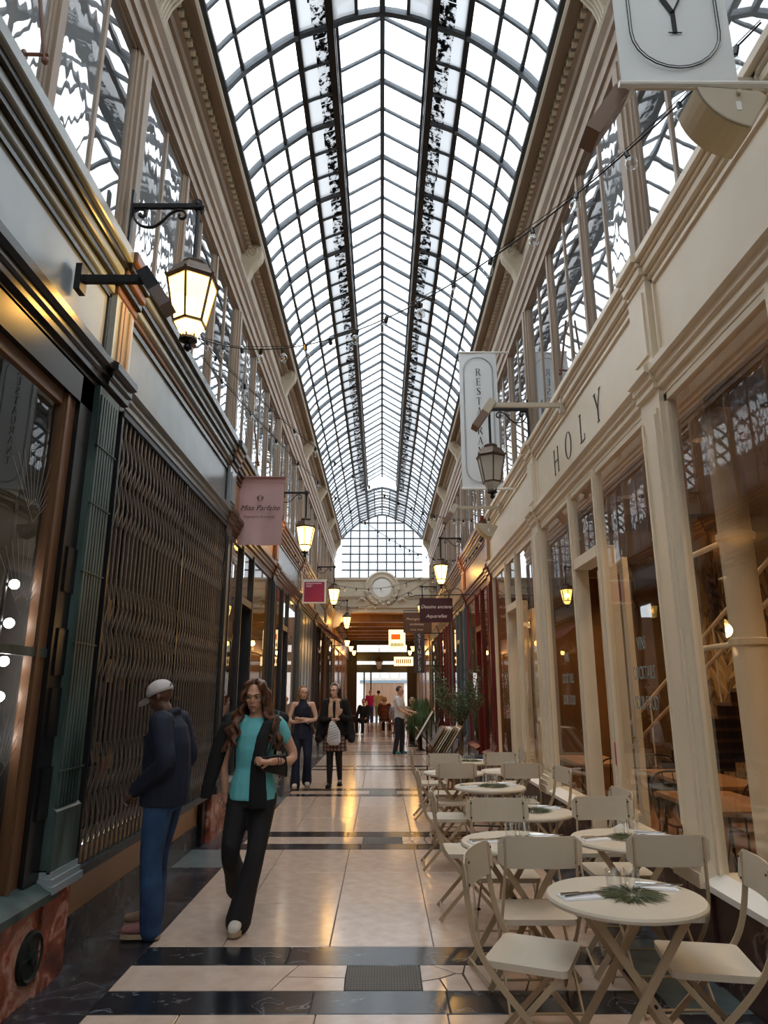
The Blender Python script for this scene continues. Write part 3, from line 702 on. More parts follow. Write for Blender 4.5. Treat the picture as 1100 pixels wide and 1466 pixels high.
for z in (.9, 1.35, 1.7, 2.2): bx(m, s, 0, .012, B(0)-.40, B(0)-.24, z, z+.28)
part(m, 'outer_frame', mt['blackpaint'])
m = MB(); bx(m, s, -.08, -.03, B(0)-.60, B(0)-.45, .57, 3.44); bx(m, s, -.03, -.015, B(0)-.585, B(0)-.555, .57, 3.42); bx(m, s, -.08, -.04, B(-1)+.2, B(0)-.45, 3.34, 3.44); part(m, 'inner_wood_frame', mt['walnut'])
m = MB(); xx = X(s, -.06); m.add([(xx, B(-1)+.2, .57), (xx, B(0)-.6, .57), (xx, B(0)-.6, 3.36), (xx, B(-1)+.2, 3.36)], [(0, 1, 2, 3)]); part(m, 'pane', mt['glass'])
m = MB(); bx(m, s, -.05, -.02, B(-1)+.2, B(0)-.45, 1.80, 1.85); part(m, 'guard_rail', mt['greenpaint'])
etch = M('etched_glass_line', (150, 150, 145), .6)
for yc, zc in ((3.86, 2.55), (3.86, 2.02), (3.84, 1.15), (3.2, 2.3), (3.2, 1.2)):   # etched fans on the pane
    m = MB(); xx = X(s, -.057)
    for i in range(-5, 6):
        a = R(i*9); ca, sa = math.cos(a), math.sin(a); w = .0016
        p0 = (yc+sa*.10, zc+ca*.10); p1 = (yc+sa*.42, zc+ca*.42)
        m.add([(xx, p0[0]-ca*w, p0[1]+sa*w), (xx, p0[0]+ca*w, p0[1]-sa*w), (xx, p1[0]+ca*w, p1[1]-sa*w), (xx, p1[0]-ca*w, p1[1]+sa*w)], [(0, 1, 2, 3)])
    for q in ((-.07, .07), (.07, .07)):
        for e in ((0, -.0), (0, .14)): 
            p0 = (yc+q[0], zc+q[1]); p1 = (yc+e[0], zc+e[1]); m.add([(xx, p0[0]-.0015, p0[1]), (xx, p0[0]+.0015, p0[1]), (xx, p1[0]+.0015, p1[1]), (xx, p1[0]-.0015, p1[1])], [(0, 1, 2, 3)])
    part(m, 'etched_fan', etch)
m = MB(); m.lathe([(.13, 0), (.13, .02), (.115, .03), (.10, .018), (.02, .018)], (X(s, .04), 4.22, .22), 28, 'x'); 
for i in range(6):
    a = i*PI/3; m.tube([(X(s, .05), 4.22, .22), (X(s, .052), 4.22+.1*math.cos(a), .22+.1*math.sin(a))], .011, 6)
m.lathe([(.03, 0), (.03, .03), (.01, .035)], (X(s, .045), 4.22, .22), 12, 'x')
v_ = part(m, 'round_vent', mt['darkgreen']); v_['label'] = 'round dark green cast vent grille'
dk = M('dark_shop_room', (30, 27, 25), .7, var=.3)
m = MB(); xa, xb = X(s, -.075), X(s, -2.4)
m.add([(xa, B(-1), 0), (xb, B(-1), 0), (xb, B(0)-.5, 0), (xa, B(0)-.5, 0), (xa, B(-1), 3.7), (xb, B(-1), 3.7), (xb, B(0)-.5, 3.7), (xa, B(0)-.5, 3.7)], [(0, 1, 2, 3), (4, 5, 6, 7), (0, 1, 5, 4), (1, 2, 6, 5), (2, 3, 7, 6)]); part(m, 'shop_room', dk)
# lamp column of bare white globes inside the green shop
g = tag(empty('globe_lamp_column', (-2.15, 3.93, 0)), 'column of bare white globe bulbs glowing inside the green shop', 'lamp')
m = MB(); m.tube([(0, 0, 0), (0, 0, 3.5)], .012, 8); m.lathe([(.1, 0), (.1, .02), (.02, .03)], (0, 0, 0), 16); m.build('lamp_pole', mt['iron'], g)
for i, z in enumerate((2.2, 1.98, 1.77, 1.58, 1.36)):
    m = MB(); m.ball((0, 0, 0), .028, 12, 8); m.build('globe_bulb', mt['whitebulb'], g, True, loc=(.05, .0, z))
    m = MB(); m.tube([(0, 0, z), (.03, 0, z)], .012, 6); m.build('bulb_holder', mt['iron'], g)

# ---- gated shop
stQ = dict(frame='charcoal', pil='charcoal', plinth='slate', fascia='greyfascia2', low='greyfascia2', up=['walnut', 'greyfascia', 'blackpaint', 'greyfascia', 'blackpaint'], door=(0, 0), open=True, border='blackpaint', block='oakfascia', pil_w=.10)
# the green pilaster already stands at this bay edge, so only the wall parts are made here
root = empty('shopfront', (-WX, B(0)+1.93, 0)); tag(root, 'closed shopfront with grey-green fascia behind the folding iron gate', 'shopfront')
T0 = Matrix.Translation((WX, -B(0)-1.93, 0))
def gpart(m, name, mat):
    o = m.build(name, mat, root); o.matrix_parent_inverse = T0; return o
a, c = B(0)+.17, B(1)-.17
m = MB(); bx(m, s, -.3, .0, a, c, 3.86, 4.38); gpart(m, 'fascia', mt['greyfascia2'])
m = MB()
for ya, yb, za, zb in ((a+.03, c-.03, 4.315, 4.36), (a+.03, a+.06, 3.89, 4.36), (c-.06, c-.03, 3.89, 4.36)): bx(m, s, 0, .018, ya, yb, za, zb)
gpart(m, 'fascia_border', mt['blackpaint'])
m = MB(); prof(m, s, a, c, LOW); gpart(m, 'lower_cornice', mt['greyfascia2'])
for i, (za, zb, d) in enumerate(UPS):
    m = MB(); bx(m, s, -.32, d, a, c, za, zb); bevel(gpart(m, 'upper_moulding', mt[stQ['up'][i]]), .008, 1)
m = MB(); bx(m, s, -.3, -.05, a, c, 0, .22); gpart(m, 'plinth', mt['slate'])
m = MB(); bx(m, s, -.3, -.06, a, c, .22, .50); gpart(m, 'plinth_board', mt['oakfascia'])
m = MB(); bx(m, s, -.45, -.40, a, c, .5, 3.6)
for q in range(7): bx(m, s, -.40, -.37, a+.25+q*.52, a+.30+q*.52, .5, 3.6)
for z in (.5, 1.3, 2.5, 3.5): bx(m, s, -.40, -.375, a, c, z, z+.07)
gpart(m, 'inner_wall', M('black_brown_wood', (34, 26, 22), .6, var=.3))  # black-brown wood so that the gate bars stand out
m = MB(); bx(m, s, -.46, -.0, a, c, 3.58, 3.62); bx(m, s, -.46, -.1, a-.02, a, 0, 3.6); bx(m, s, -.46, -.1, c, c+.02, 0, 3.6); gpart(m, 'gate_soffit', mt['darkwood'])
rr = random.Random(3); cards = [M('card', q, .6) for q in ((120, 70, 40), (150, 110, 60), (70, 60, 54))]
for i in range(40):
    yy, zz = rr.uniform(a+.4, c-.2), rr.uniform(.8, 2.2); m = MB(); bx(m, s, -.375, -.35, yy, yy+rr.uniform(.03, .16), zz, zz+rr.uniform(.03, .2)); gpart(m, 'pinned_card', cards[rr.randrange(3)])
gate = tag(empty('folding_gate', (-WX+.02, B(0)+1.93, .5)), 'closed black folding scissor gate of thin iron bars', 'gate')
gm = M('dark_bronze_iron', (104, 94, 86), .4, metal=.3, var=.3, vs=20)
nb = 40; gy = [a+.03+(c-a-.06)*i/(nb-1) - (B(0)+1.93) for i in range(nb)]
m = MB(); m.box(-.006, .006, -.009, .009, 0, 3.08); me_bar = m.mesh('gate_bar', gm)
for i, y in enumerate(gy): put('gate_bar', me_bar, gate, (0, y, .03), rz=.0)
dy = gy[1]-gy[0]
m = MB()
for q in (-1, 1):
    m.tube([(.010*q, 0, -.20), (.012*q, dy*.5*q+dy*.5-dy*.5, 0), (.010*q, dy*q*.0, .20)], .004, 5)
m = MB()
m.bar((.009, 0, -.15), (.011, dy*.8, 0), .015, .005, (1, 0, 0)); m.bar((.011, dy*.8, 0), (.009, 0, .15), .015, .005, (1, 0, 0)); m.tube([(-.004, dy*.8, 0), (.016, dy*.8, 0)], .007, 6)
me_link = m.mesh('scissor_link', gm)
for zc in (.30, .62, 1.36, 1.70, 2.42, 2.78):
    for i in range(nb-1): put('scissor_link', me_link, gate, (0, gy[i], zc))
for nm, z0, z1, w in (('bottom_track', -.02, .035, .03), ('top_track', 3.08, 3.12, .025)):
    m = MB(); m.box(-w, w, gy[0]-.03, gy[-1]+.03, z0, z1); m.build(nm, mt['steel'], gate)
for y in (gy[0]-.02, 0, gy[-1]+.02):
    m = MB(); m.box(-.016, .016, y-.016, y+.016, 0, 3.1); m.build('gate_stile', mt['blackpaint'], gate)

# plain walls behind the camera
for s_ in (-1, 1):
    m = MB(); xa, xb = sorted((X(s_, -.3), X(s_, 0))); m.box(xa, xb, YMIN, B(-1)-.2, 0, 4.72); struct(m.build('wall_'+SIDE[s_]+'_rear', mt['cream'] if s_ > 0 else mt['greyfascia2']))

# ---- lettering HOLY on the cream fascia, 25 on the door light
SER = {  # stroke letters with heavy stems, thin hairlines and serifs; unit box 1 high
 'H': [((.08, 0), (.08, 1), .07), ((.62, 0), (.62, 1), .07), ((.08, .5), (.62, .5), .03), ((0, .01), (.17, .01), .02), ((0, .99), (.17, .99), .02), ((.53, .01), (.71, .01), .02), ((.53, .99), (.71, .99), .02)],
 'L': [((.1, 0), (.1, 1), .07), ((0, .01), (.5, .01), .025), ((0, .99), (.2, .99), .02), ((.5, 0), (.5, .2), .025)],
 'Y': [((.35, 0), (.35, .45), .07), ((.35, .42), (.08, 1), .08), ((.35, .42), (.62, 1), .03), ((.24, .01), (.46, .01), .02), ((0, .99), (.2, .99), .02), ((.52, .99), (.72, .99), .02)],
 'R': [((.1, 0), (.1, 1), .08), ((0, .01), (.2, .01), .02), ((0, .99), (.3, .99), .025), ((.3, .99), (.48, .9), .05), ((.48, .92), (.5, .66), .08), ((.5, .7), (.3, .52), .045), ((.1, .52), (.34, .52), .025), ((.3, .52), (.6, .02), .08), ((.55, .01), (.66, .01), .02)],
 'E': [((.1, 0), (.1, 1), .08), ((0, .01), (.5, .01), .025), ((0, .99), (.5, .99), .025), ((.1, .52), (.4, .52), .025), ((.5, 0), (.5, .2), .025), ((.5, 1), (.5, .8), .025), ((.4, .43), (.4, .61), .025)],
 'S': [((.5, .97), (.5, .75), .025), ((.5, .9), (.3, .99), .035), ((.3, .99), (.1, .88), .05), ((.1, .9), (.1, .68), .08), ((.1, .7), (.45, .42), .09), ((.46, .45), (.47, .18), .08), ((.47, .18), (.28, .01), .05), ((.28, .01), (.05, .12), .035), ((.05, .03), (.05, .26), .025)],
 'T': [((.32, 0), (.32, 1), .08), ((.02, .985), (.62, .985), .03), ((.02, 1), (.02, .8), .025), ((.62, 1), (.62, .8), .025), ((.2, .01), (.44, .01), .02)],
 'A': [((.1, 0), (.36, 1), .03), ((.36, 1), (.62, 0), .08), ((.19, .34), (.52, .34), .025), ((0, .01), (.2, .01), .02), ((.5, .01), (.74, .01), .02)],
 'U': [((.1, .3), (.1, 1), .08), ((.1, .32), (.2, .06), .06), ((.2, .07), (.36, .0), .045), ((.36, 0), (.52, .1), .04), ((.52, .1), (.56, .3), .035), ((.56, .3), (.56, 1), .03), ((0, .99), (.2, .99), .02), ((.46, .99), (.66, .99), .02)],
 'N': [((.1, 0), (.1, 1), .03), ((.1, 1), (.58, 0), .09), ((.58, 0), (.58, 1), .03), ((0, .01), (.2, .01), .02), ((0, .99), (.14, .99), .02), ((.48, .99), (.68, .99), .02)],
 'M': [((.1, 0), (.1, 1), .03), ((.1, 1), (.42, .1), .08), ((.42, .1), (.72, 1), .03), ((.72, 0), (.72, 1), .08), ((0, .01), (.2, .01), .02), ((.6, .01), (.84, .01), .02)],
 'P': [((.1, 0), (.1, 1), .08), ((0, .01), (.2, .01), .02), ((0, .99), (.3, .99), .025), ((.3, .99), (.5, .88), .05), ((.5, .9), (.52, .62), .08), ((.52, .64), (.3, .48), .045), ((.1, .48), (.32, .48), .025)],
 'O': 'ring'}
def glyph(mb, ch, ox, oz, h, put3, th=.004, wm=1.):
    """adds one serif letter; put3(u, w, t) maps letter plane coordinates to space"""
    st = SER[ch]
    def quad(p, q, w):
        dx, dz = q[0]-p[0], q[1]-p[1]; l = math.hypot(dx, dz) or 1; nx, nz = -dz/l*w/2, dx/l*w/2
        pts = [(p[0]+nx, p[1]+nz), (p[0]-nx, p[1]-nz), (q[0]-nx, q[1]-nz), (q[0]+nx, q[1]+nz)]
        mb.prism(pts, lambda a, b: put3(ox+a*h, oz+b*h, 0), lambda a, b: put3(ox+a*h, oz+b*h, th))
    if st == 'ring':
        n = 28
        for i in range(n):
            a0, a1 = 2*PI*i/n, 2*PI*(i+1)/n; f = lambda a: .03+.05*abs(math.cos(a))
            pts = []
            for a, sg in ((a0, 1), (a1, 1), (a1, -1), (a0, -1)):
                pts.append((.36+(.36+sg*f(a)/2)*math.cos(a), .5+(.5+sg*f(a)/4)*math.sin(a)))
            mb.prism(pts, lambda a, b: put3(ox+a*h, oz+b*h, 0), lambda a, b: put3(ox+a*h, oz+b*h, th))
    else:
        for p, q, w in st: quad(p, q, w*wm)
root, part = PARTF[(1, 0)]
for ch, yc in zip('HOLY', (7.42, 6.92, 6.38, 5.9)):
    m = MB(); glyph(m, ch, 0, 3.96, .29, lambda u, w, t: (X(1, .002+t), yc-u, w)); o = part(m, 'fascia_letter', mt['ink']); o['label'] = 'black serif capital letter %s' % ch
me = mesh_text('25', .2, M('white_number', (235, 235, 230), .5), .001)
o = put('door_number', me, root, None); o.matrix_parent_inverse = Matrix.Translation((-WX, -(B(0)+BAY/2), 0)); o.location = (X(1, -.027), 6.53, 3.12); o.rotation_euler = (R(90), 0, R(-90))
for i, t_ in enumerate(('VINS', 'COCKTAILS', 'SOUL FOOD')):
    me = mesh_text(t_, .105, M('pale_window_lettering', (128, 140, 138), .7), .001)
    for yc in (5.35, 7.55):
        o = put('window_lettering', me, root, None); o.matrix_parent_inverse = Matrix.Translation((-WX, -(B(0)+BAY/2), 0)); o.location = (X(1, -.027), yc, 1.92-.22*i); o.rotation_euler = (R(90), 0, R(-90)); o.scale = (.8, 1.35, 1)
m = MB(); bx(m, 1, .0, .006, 6.07, 6.13, 1.02, 1.2); o = part(m, 'red_sticker', M('red_sticker', (200, 40, 44), .5))
# green pilaster between the green shop and the gate (belongs to the green shop)
root = [o for o in COL.objects if o.get('label', '').startswith('dark green shopfront')][0]
TG = Matrix.Translation((WX, -(B(-1)+B(0))/2, 0)); s = -1; yb = B(0)-.1
def grp(m, name, mat):
    o = m.build(name, mat, root); o.matrix_parent_inverse = TG; return o
m = MB(); bx(m, s, -.1, .04, yb-.17, yb+.17, .62, 3.62)
for q in range(7): bx(m, s, .04, .052, yb-.15+q*.043, yb-.15+q*.043+.026, .95, 3.56)
for z in (1.15, 1.9, 2.35, 2.8, 3.2): bx(m, s, .04, .058, yb-.165, yb+.165, z, z+.008)
grp(m, 'pilaster', mt['greenpaint'])
m = MB(); m.prism([(.04, .6), (.062, .6), (.062, .93), (.04, .95)], lambda d, z: (X(s, d), yb-.17, z), lambda d, z: (X(s, d), yb+.17, z)); grp(m, 'pilaster_foot', mt['greenpaint'])
m = MB()
for i, (za, zb, d) in enumerate(((.50, .54, .10), (.54, .575, .085), (.575, .61, .07))): bx(m, s, -.3, d, yb-.19+.01*i, yb+.21-.01*i, za, zb)
grp(m, 'pilaster_base', mt['greyfascia'])
m = MB(); bx(m, s, -.3, .06, yb-.2, yb+.14, 0, .50); grp(m, 'pilaster_plinth', mt['redmarble'])
m = MB(); bx(m, s, -.3, .045, B(0)-.17, B(0)+.17, 3.86, 4.38); grp(m, 'frieze_block', mt['greyfascia'])
m = MB(); 
for q in (-.1, -.04, .06): bx(m, s, .045, .06, B(0)+q, B(0)+q+.04, 3.88, 4.36)
grp(m, 'frieze_rib', mt['taupe'])  # taupe puts warm light on the grey ribs into their colour
m = MB(); prof(m, s, B(0)-.19, B(0)+.19, [(d+.03 if d > -.1 else d, z) for d, z in LOW]); grp(m, 'lower_cornice', mt['blackpaint'])
for i, (za, zb, d) in enumerate(UPS):
    m = MB(); bx(m, s, -.32, d+.03, B(0)-.19, B(0)+.19, za, zb); bevel(grp(m, 'upper_moulding', [mt['walnut'], mt['blackpaint']][i % 2]), .008, 1)
# base of the gate bay: dark stone end block with a round vent
m = MB(); bx(m, s, -.3, .0, B(1)-.36, B(1)-.17, 0, .5); gpart_ = m.build('end_block', mt['blackpaint'], [o for o in COL.objects if o.get('label', '').startswith('closed shopfront')][0]); gpart_.matrix_parent_inverse = T0

# ================================================================= restaurant room behind the cream front
ry0, ry1, rx1 = B(-1)-.1, B(2)-.1, 5.0
mural, nt_, b_ = _new('sepia_mural')
tcm = nt_.nodes.new('ShaderNodeTexCoord'); mpm = nt_.nodes.new('ShaderNodeMapping'); mpm.inputs['Scale'].default_value = (1, 1, .6)
nm1 = nt_.nodes.new('ShaderNodeTexNoise'); nm1.inputs['Scale'].default_value = 1.6; nm1.inputs['Detail'].default_value = 9; nm1.inputs['Distortion'].default_value = 2.2
rm1 = nt_.nodes.new('ShaderNodeValToRGB'); e = rm1.color_ramp.elements
e[0].position = .30; e[0].color = (*lin((70, 52, 38)), 1); e[1].position = .70; e[1].color = (*lin((180, 152, 112)), 1)
for p_, c_ in ((.44, (140, 112, 78)), (.485, (76, 56, 40)), (.52, (160, 130, 92))): q = e.new(p_); q.color = (*lin(c_), 1)
nt_.links.new(tcm.outputs['Object'], mpm.inputs[0]); nt_.links.new(mpm.outputs[0], nm1.inputs['Vector']); nt_.links.new(nm1.outputs['Fac'], rm1.inputs['Fac']); nt_.links.new(rm1.outputs['Color'], b_.inputs['Base Color']); b_.inputs['Roughness'].default_value = .8
m = MB(); m.box(rx1, rx1+.1, ry0, ry1, 0, 3.75); wm = struct(m.build('wall_restaurant', mural))
leafm = [M('painted_leaf_'+n, c, .8) for n, c in (('pale', (190, 166, 126)), ('dark', (66, 50, 40)))]
lr = random.Random(5)
def frond(cy, cz, n, L, tilt, mi):
    mm = MB(); mm.cur = 0
    for i in range(n):
        t = i/(n-1)
        for sg in (-1, 1):
            a = tilt + sg*R(62-34*t); by, bz = cy+math.sin(tilt)*L*t, cz+math.cos(tilt)*L*t; l = L*.55*(1-.55*t)
            ey_, ez_ = by+math.sin(a)*l, bz+math.cos(a)*l; my, mz = (by+ey_)/2, (bz+ez_)/2; w = .05*(1-.3*t); nx, nz = math.cos(a)*w, -math.sin(a)*w
            mm.prism([(by, bz), (my+nx, mz+nz), (ey_, ez_), (my-nx, mz-nz)], lambda y, z: (rx1-.001, y, z), lambda y, z: (rx1-.006, y, z))
    o = mm.build('painted_leaf', leafm[mi], wm); return o
for cy, cz, tl, mi in ((8.2, 1.5, .2, 0), (7.3, 1.9, -.3, 1), (9.2, 1.2, .4, 0), (10.3, 1.6, -.2, 0), (6.3, 1.4, .3, 0), (5.2, 1.7, -.2, 1), (11.2, 1.3, .1, 1), (9.8, 2.3, .5, 1), (4.4, 1.2, .2, 0), (3.2, 1.7, -.3, 0), (6.9, .9, .5, 1), (8.8, 2.2, -.5, 1)): frond(cy, cz, 7, 1.1, tl, mi)
m = MB(); m.box(2.26, rx1, ry0, ry1, -.1, .0); fr_ = struct(m.build('floor_restaurant', M('terracotta_floor', (146, 104, 72), .4, var=.25, vs=3)))
m = MB(); m.box(2.26, rx1+.1, ry0, ry1, 3.72, 3.8); cl_ = struct(m.build('ceiling_restaurant', M('taupe_ceiling', (150, 128, 104), .8)))
m = MB()
for yy in (1.6, 4.4, 8.2, 11.6): m.box(2.3, rx1, yy, yy+.18, 3.5, 3.72)
m.build('ceiling_beam', M('taupe_beam', (136, 112, 88), .7), cl_)
for yy, s_ in ((ry0-.1, 'near'), (ry1, 'far')):
    m = MB(); m.box(2.26, rx1+.1, yy, yy+.1, 0, 3.8); struct(m.build('wall_restaurant_'+s_, M('brown_room_wall_'+s_, (120, 92, 64), .8, var=.2)))
dl = 0
for yy in (3.4, 5.6, 7.4, 9.6, 11.2):
    for xx in (2.75, 3.9):
        o = tag(empty('downlight', (xx, yy, 3.72)), 'round recessed ceiling spot in the restaurant', 'light', 'restaurant ceiling spots')
        m = MB(); m.lathe([(.07, 0), (.07, -.012), (.05, -.012)], (0, 0, 0), 18); m.build('trim_ring', mt['white'], o)
        m = MB(); m.lathe([(.048, -.004), (.048, -.010), (.01, -.010)], (0, 0, 0), 14); m.build('lens', mt['downlight'], o)
        l = bpy.data.lights.new('spot_light', 'SPOT'); l.energy = 42; l.spot_size = R(120); l.spot_blend = .8; l.color = lin((255, 208, 146)); l.shadow_soft_size = .06
        lo = bpy.data.objects.new('spot_light', l); COL.objects.link(lo); lo.location = (0, 0, -.03); lo.parent = o
o = tag(empty('column', (2.62, 5.0, 0)), 'cream cast column standing inside the restaurant window', 'column')
m = MB(); m.lathe([(.17, 0), (.17, .12), (.12, .18), (.115, 3.5), (.13, 3.56), (.16, 3.72)], (0, 0, 0), 24); m.build('shaft', mt['cream'], o, True)
for z in (1.95, 2.72):
    m = MB(); m.lathe([(.12, z-.03), (.135, z-.02), (.135, z+.02), (.12, z+.03)], (0, 0, 0), 24); m.tube([(0, .1, z), (0, 1.35, z)], .022, 10); m.build('pipe_clamp', mt['cream'], o)
# staircase rising towards the camera against the mural
o = tag(empty('staircase', (4.3, 11.5, 0)), 'restaurant staircase with two pale handrails against the mural', 'staircase')
for i in range(14):
    m = MB(); m.box(-.45, .55, -.36*i-.38, -.36*i, .15*(i+1)-.04, .15*(i+1)); m.build('tread', mt['walnut'], o)
    m = MB(); m.box(-.45, .55, -.36*i-.02, -.36*i, .15*i, .15*(i+1)-.04); m.build('riser', mt['darkwood'], o)
for dz in (.55, .9):
    m = MB(); m.tube([(-.45, .3, .0+dz), (-.45, -.36*14, .15*14+dz)], .024, 8); m.build('handrail', mt['cream'], o)
for i in range(0, 14, 3):
    m = MB(); m.tube([(-.45, -.36*i-.15, .15*(i+1)), (-.45, -.36*i-.15, .15*(i+1)+.86)], .012, 6); m.build('baluster', mt['cream'], o)
# olive counter just inside the big window
o = tag(empty('service_counter', (2.72, 3.75, 0)), 'olive green service counter with yellow top inside the restaurant', 'counter')
m = MB(); m.box(-.35, .35, -.9, .65, 0, 1.22); m.build('body', M('olive_panel', (92, 92, 46), .4), o)
m = MB(); m.box(-.37, .37, -.92, .67, 1.22, 1.27); m.build('top', M('yellow_wood', (196, 156, 72), .35), o)
o = tag(empty('glass_cloche', (2.62, 4.2, 1.27)), 'glass cake cloche on the olive counter', 'cloche')
m = MB(); m.lathe([(.15, .0), (.15, .16), (.12, .22), (.02, .25)], (0, 0, .02), 20); m.build('dome', mt['drinkglass'], o, True)
m = MB(); m.lathe([(.17, 0), (.17, .018), (.02, .02)], (0, 0, 0), 20); m.ball((0, 0, .285), .02, 8, 6); m.build('plate', mt['white'], o)
# indoor wooden tables and dark wire chairs
def indoor_table(x, y, w, l, lab):
    o = tag(empty('wooden_table', (x, y, 0)), lab, 'table')
    m = MB(); m.box(-w/2, w/2, -l/2, l/2, .72, .76); bevel(m.build('table_top', mt['oak'], o), .006)
    for sx in (-1, 1):
        for sy in (-1, 1):
            m = MB(); m.tube([(sx*(w/2-.06), sy*(l/2-.08), .72), (sx*(w/2-.02), sy*(l/2-.03), 0)], .014, 6); m.build('leg', mt['iron'], o)
    return o
indoor_table(2.75, 6.0, .65, 1.1, 'wooden dining table inside behind the HOLY window')
indoor_table(3.3, 7.6, .7, 1.5, 'long wooden table in the middle of the restaurant room')
indoor_table(2.75, 9.6, .65, 1.2, 'wooden dining table inside behind the plain cream window')
def wire_chair():
    o = empty('wire_chair', (0, 0, 0))
    m = MB(); m.box(-.2, .2, -.19, .19, .44, .46); m.build('seat', mt['walnut'], o)
    for sx in (-1, 1):
        for sy in (-1, 1):
            m = MB(); m.tube([(sx*.17, sy*.15, .44), (sx*.22, sy*.22, 0)], .009, 6); m.build('leg', mt['iron'], o)
    m = MB(); m.tube(catmull([(-.2, -.2, .45), (-.22, -.24, .7), (-.17, -.26, .84), (0, -.28, .87), (.17, -.26, .84), (.22, -.24, .7), (.2, -.2, .45)], 4), .01, 6)
    for q in (-.1, 0, .1): m.tube([(q, -.2, .45), (q, -.275, .86)], .006, 5)
    m.build('backrest', mt['iron'], o); return o
wc0 = wire_chair()
for i, (x, y, rz, lab) in enumerate(((3.05, 5.35, 0, 'black wire chair at the near end of the HOLY window table'), (2.8, 6.8, 180, 'black wire chair at the far end of the HOLY window table'), (3.3, 6.55, 0, 'black wire chair at the near end of the long restaurant table'), (3.35, 8.65, 180, 'black wire chair at the far end of the long restaurant table'), (2.75, 8.75, 0, 'black wire chair drawn up to the plain cream window table'))):
    c_ = wc0 if i == 0 else copy_tree(wc0)
    c_.location = (x, y, 0); c_.rotation_euler = (0, 0, R(rz)); tag(c_, lab, 'chair', 'restaurant indoor chairs')

# ================================================================= wall lanterns
def lantern(s, k, lit, lab):
    b = B(k) - (.12 if k < 6 else .25)
    o = tag(empty('wall_lantern', (X(s, .055), b, 5.2)), lab, 'lantern', 'arcade wall lanterns')
    o.location.z = 5.16; o.scale = (1.1, 1.1, 1.1); q = -s            # towards the passage
    m = MB(); m.box(min(0, q*.015), max(0, q*.015), -.02, .02, -.42, .12); m.lathe([(.012, 0), (.012, .02)], (q*.012, 0, -.36), 8, 'x'); m.build('wall_plate', mt['iron'], o)
    m = MB(); m.bar((0, 0, 0), (q*.46, 0, 0), .028, .032); m.lathe([(.035, -.035), (.035, .035)], (q*.46, 0, 0), 10, 'y'); m.ball((q*.46, 0, 0), .042, 8, 6); m.build('bracket_arm', mt['iron'], o)
    pts = [(.02, -.02), (.03, -.10), (.08, -.155), (.16, -.165), (.22, -.12), (.27, -.06), (.33, -.03), (.37, -.05), (.375, -.085), (.35, -.10), (.33, -.085), (.335, -.065)]
    m = MB(); m.tube(catmull([(q*x, 0, z) for x, z in pts], 4), .0085, 6, sy=1.6)
    pts = [(.015, -.05), (.05, -.025), (.09, -.03), (.10, -.065), (.08, -.085), (.06, -.07), (.07, -.055)]
    m.tube(catmull([(q*x, 0, z) for x, z in pts], 4), .0075, 6, sy=1.6); m.build('scroll', mt['iron'], o)
    cx = q*.46
    m = MB(); m.tube([(cx, 0, -.02), (cx, 0, -.44)], .015, 8); m.build('drop_rod', mt['iron'], o)
    hexp = lambda r, z, a0=PI/6: [(cx+r*math.cos(a0+i*PI/3), r*math.sin(a0+i*PI/3), z) for i in range(6)]
    copper = mt['copper']
    m = MB(); m.loft([hexp(.175, -.60), hexp(.185, -.585), hexp(.17, -.57), hexp(.125, -.50), hexp(.115, -.495)]); m.lathe([(.05, -.50), (.075, -.485), (.08, -.455), (.06, -.44), (.02, -.435)], (cx, 0, 0), 14)
    for i in range(6):
        x, y, z = hexp(.178, -.585)[i]; m.ball((x, y, z+.01), .011, 6, 4)
    m.build('roof_cap', copper, o)
    top, bot = hexp(.165, -.60), hexp(.105, -.90); low = hexp(.05, -1.0)
    m = MB()
    for i in range(6): m.bar(top[i], bot[i], .014, .014); m.bar(bot[i], bot[(i+1) % 6], .013, .018); m.bar(top[i], top[(i+1) % 6], .012, .02); m.tube(catmull([bot[i], (bot[i][0]*.55+cx*.45, bot[i][1]*.55, -.935), low[i]], 3), .006, 5)
    m.build('lantern_frame', copper, o)
    g = mt['lampglow'] if lit else mt['lampoff']
    for i in range(6):
        j = (i+1) % 6; m = MB(); m.add([top[i], top[j], bot[j], bot[i]], [(0, 1, 2, 3)]); m.build('lantern_pane', g, o)
    m = MB(); lo_ = hexp(.055, -.985); 
    for i in range(6): j = (i+1) % 6; m.add([bot[i], bot[j], lo_[j], lo_[i]], [(0, 1, 2, 3)])
    m.build('lower_glass', g, o)
    m = MB(); m.lathe([(.02, -.99), (.055, -1.0), (.06, -1.02), (.03, -1.035), (.012, -1.04), (.028, -1.06), (.028, -1.075), (.008, -1.095)], (cx, 0, 0), 12); m.build('finial', mt['iron'], o)
    if lit: point_light('lantern_light', (cx, 0, -.76), 40, (255, 186, 92), .07, o)
    return o
mt['copper'] = M('patinated_copper', (98, 78, 62), .45, metal=.5, var=.3, vs=12)
for s, k, lit, lab in ((-1, 0, True, 'lit lantern on black scroll bracket beside the green shop and its floodlight'),
                       (1, 1, False, 'unlit lantern on black scroll bracket beside the RESTAURANT banner'),
                       (-1, 2, True, 'lit lantern on scroll bracket just past the pink banner'),
                       (1, 3, True, 'lit lantern above the Dessins anciens signboard'),
                       (-1, 4, True, 'lit lantern on scroll bracket just past the red square sign'),
                       (1, 5, True, 'lit lantern beyond the vertical lettered sign'),
                       (-1, 6, True, 'lit lantern at the corner of the end wall')): lantern(s, k, lit, lab)

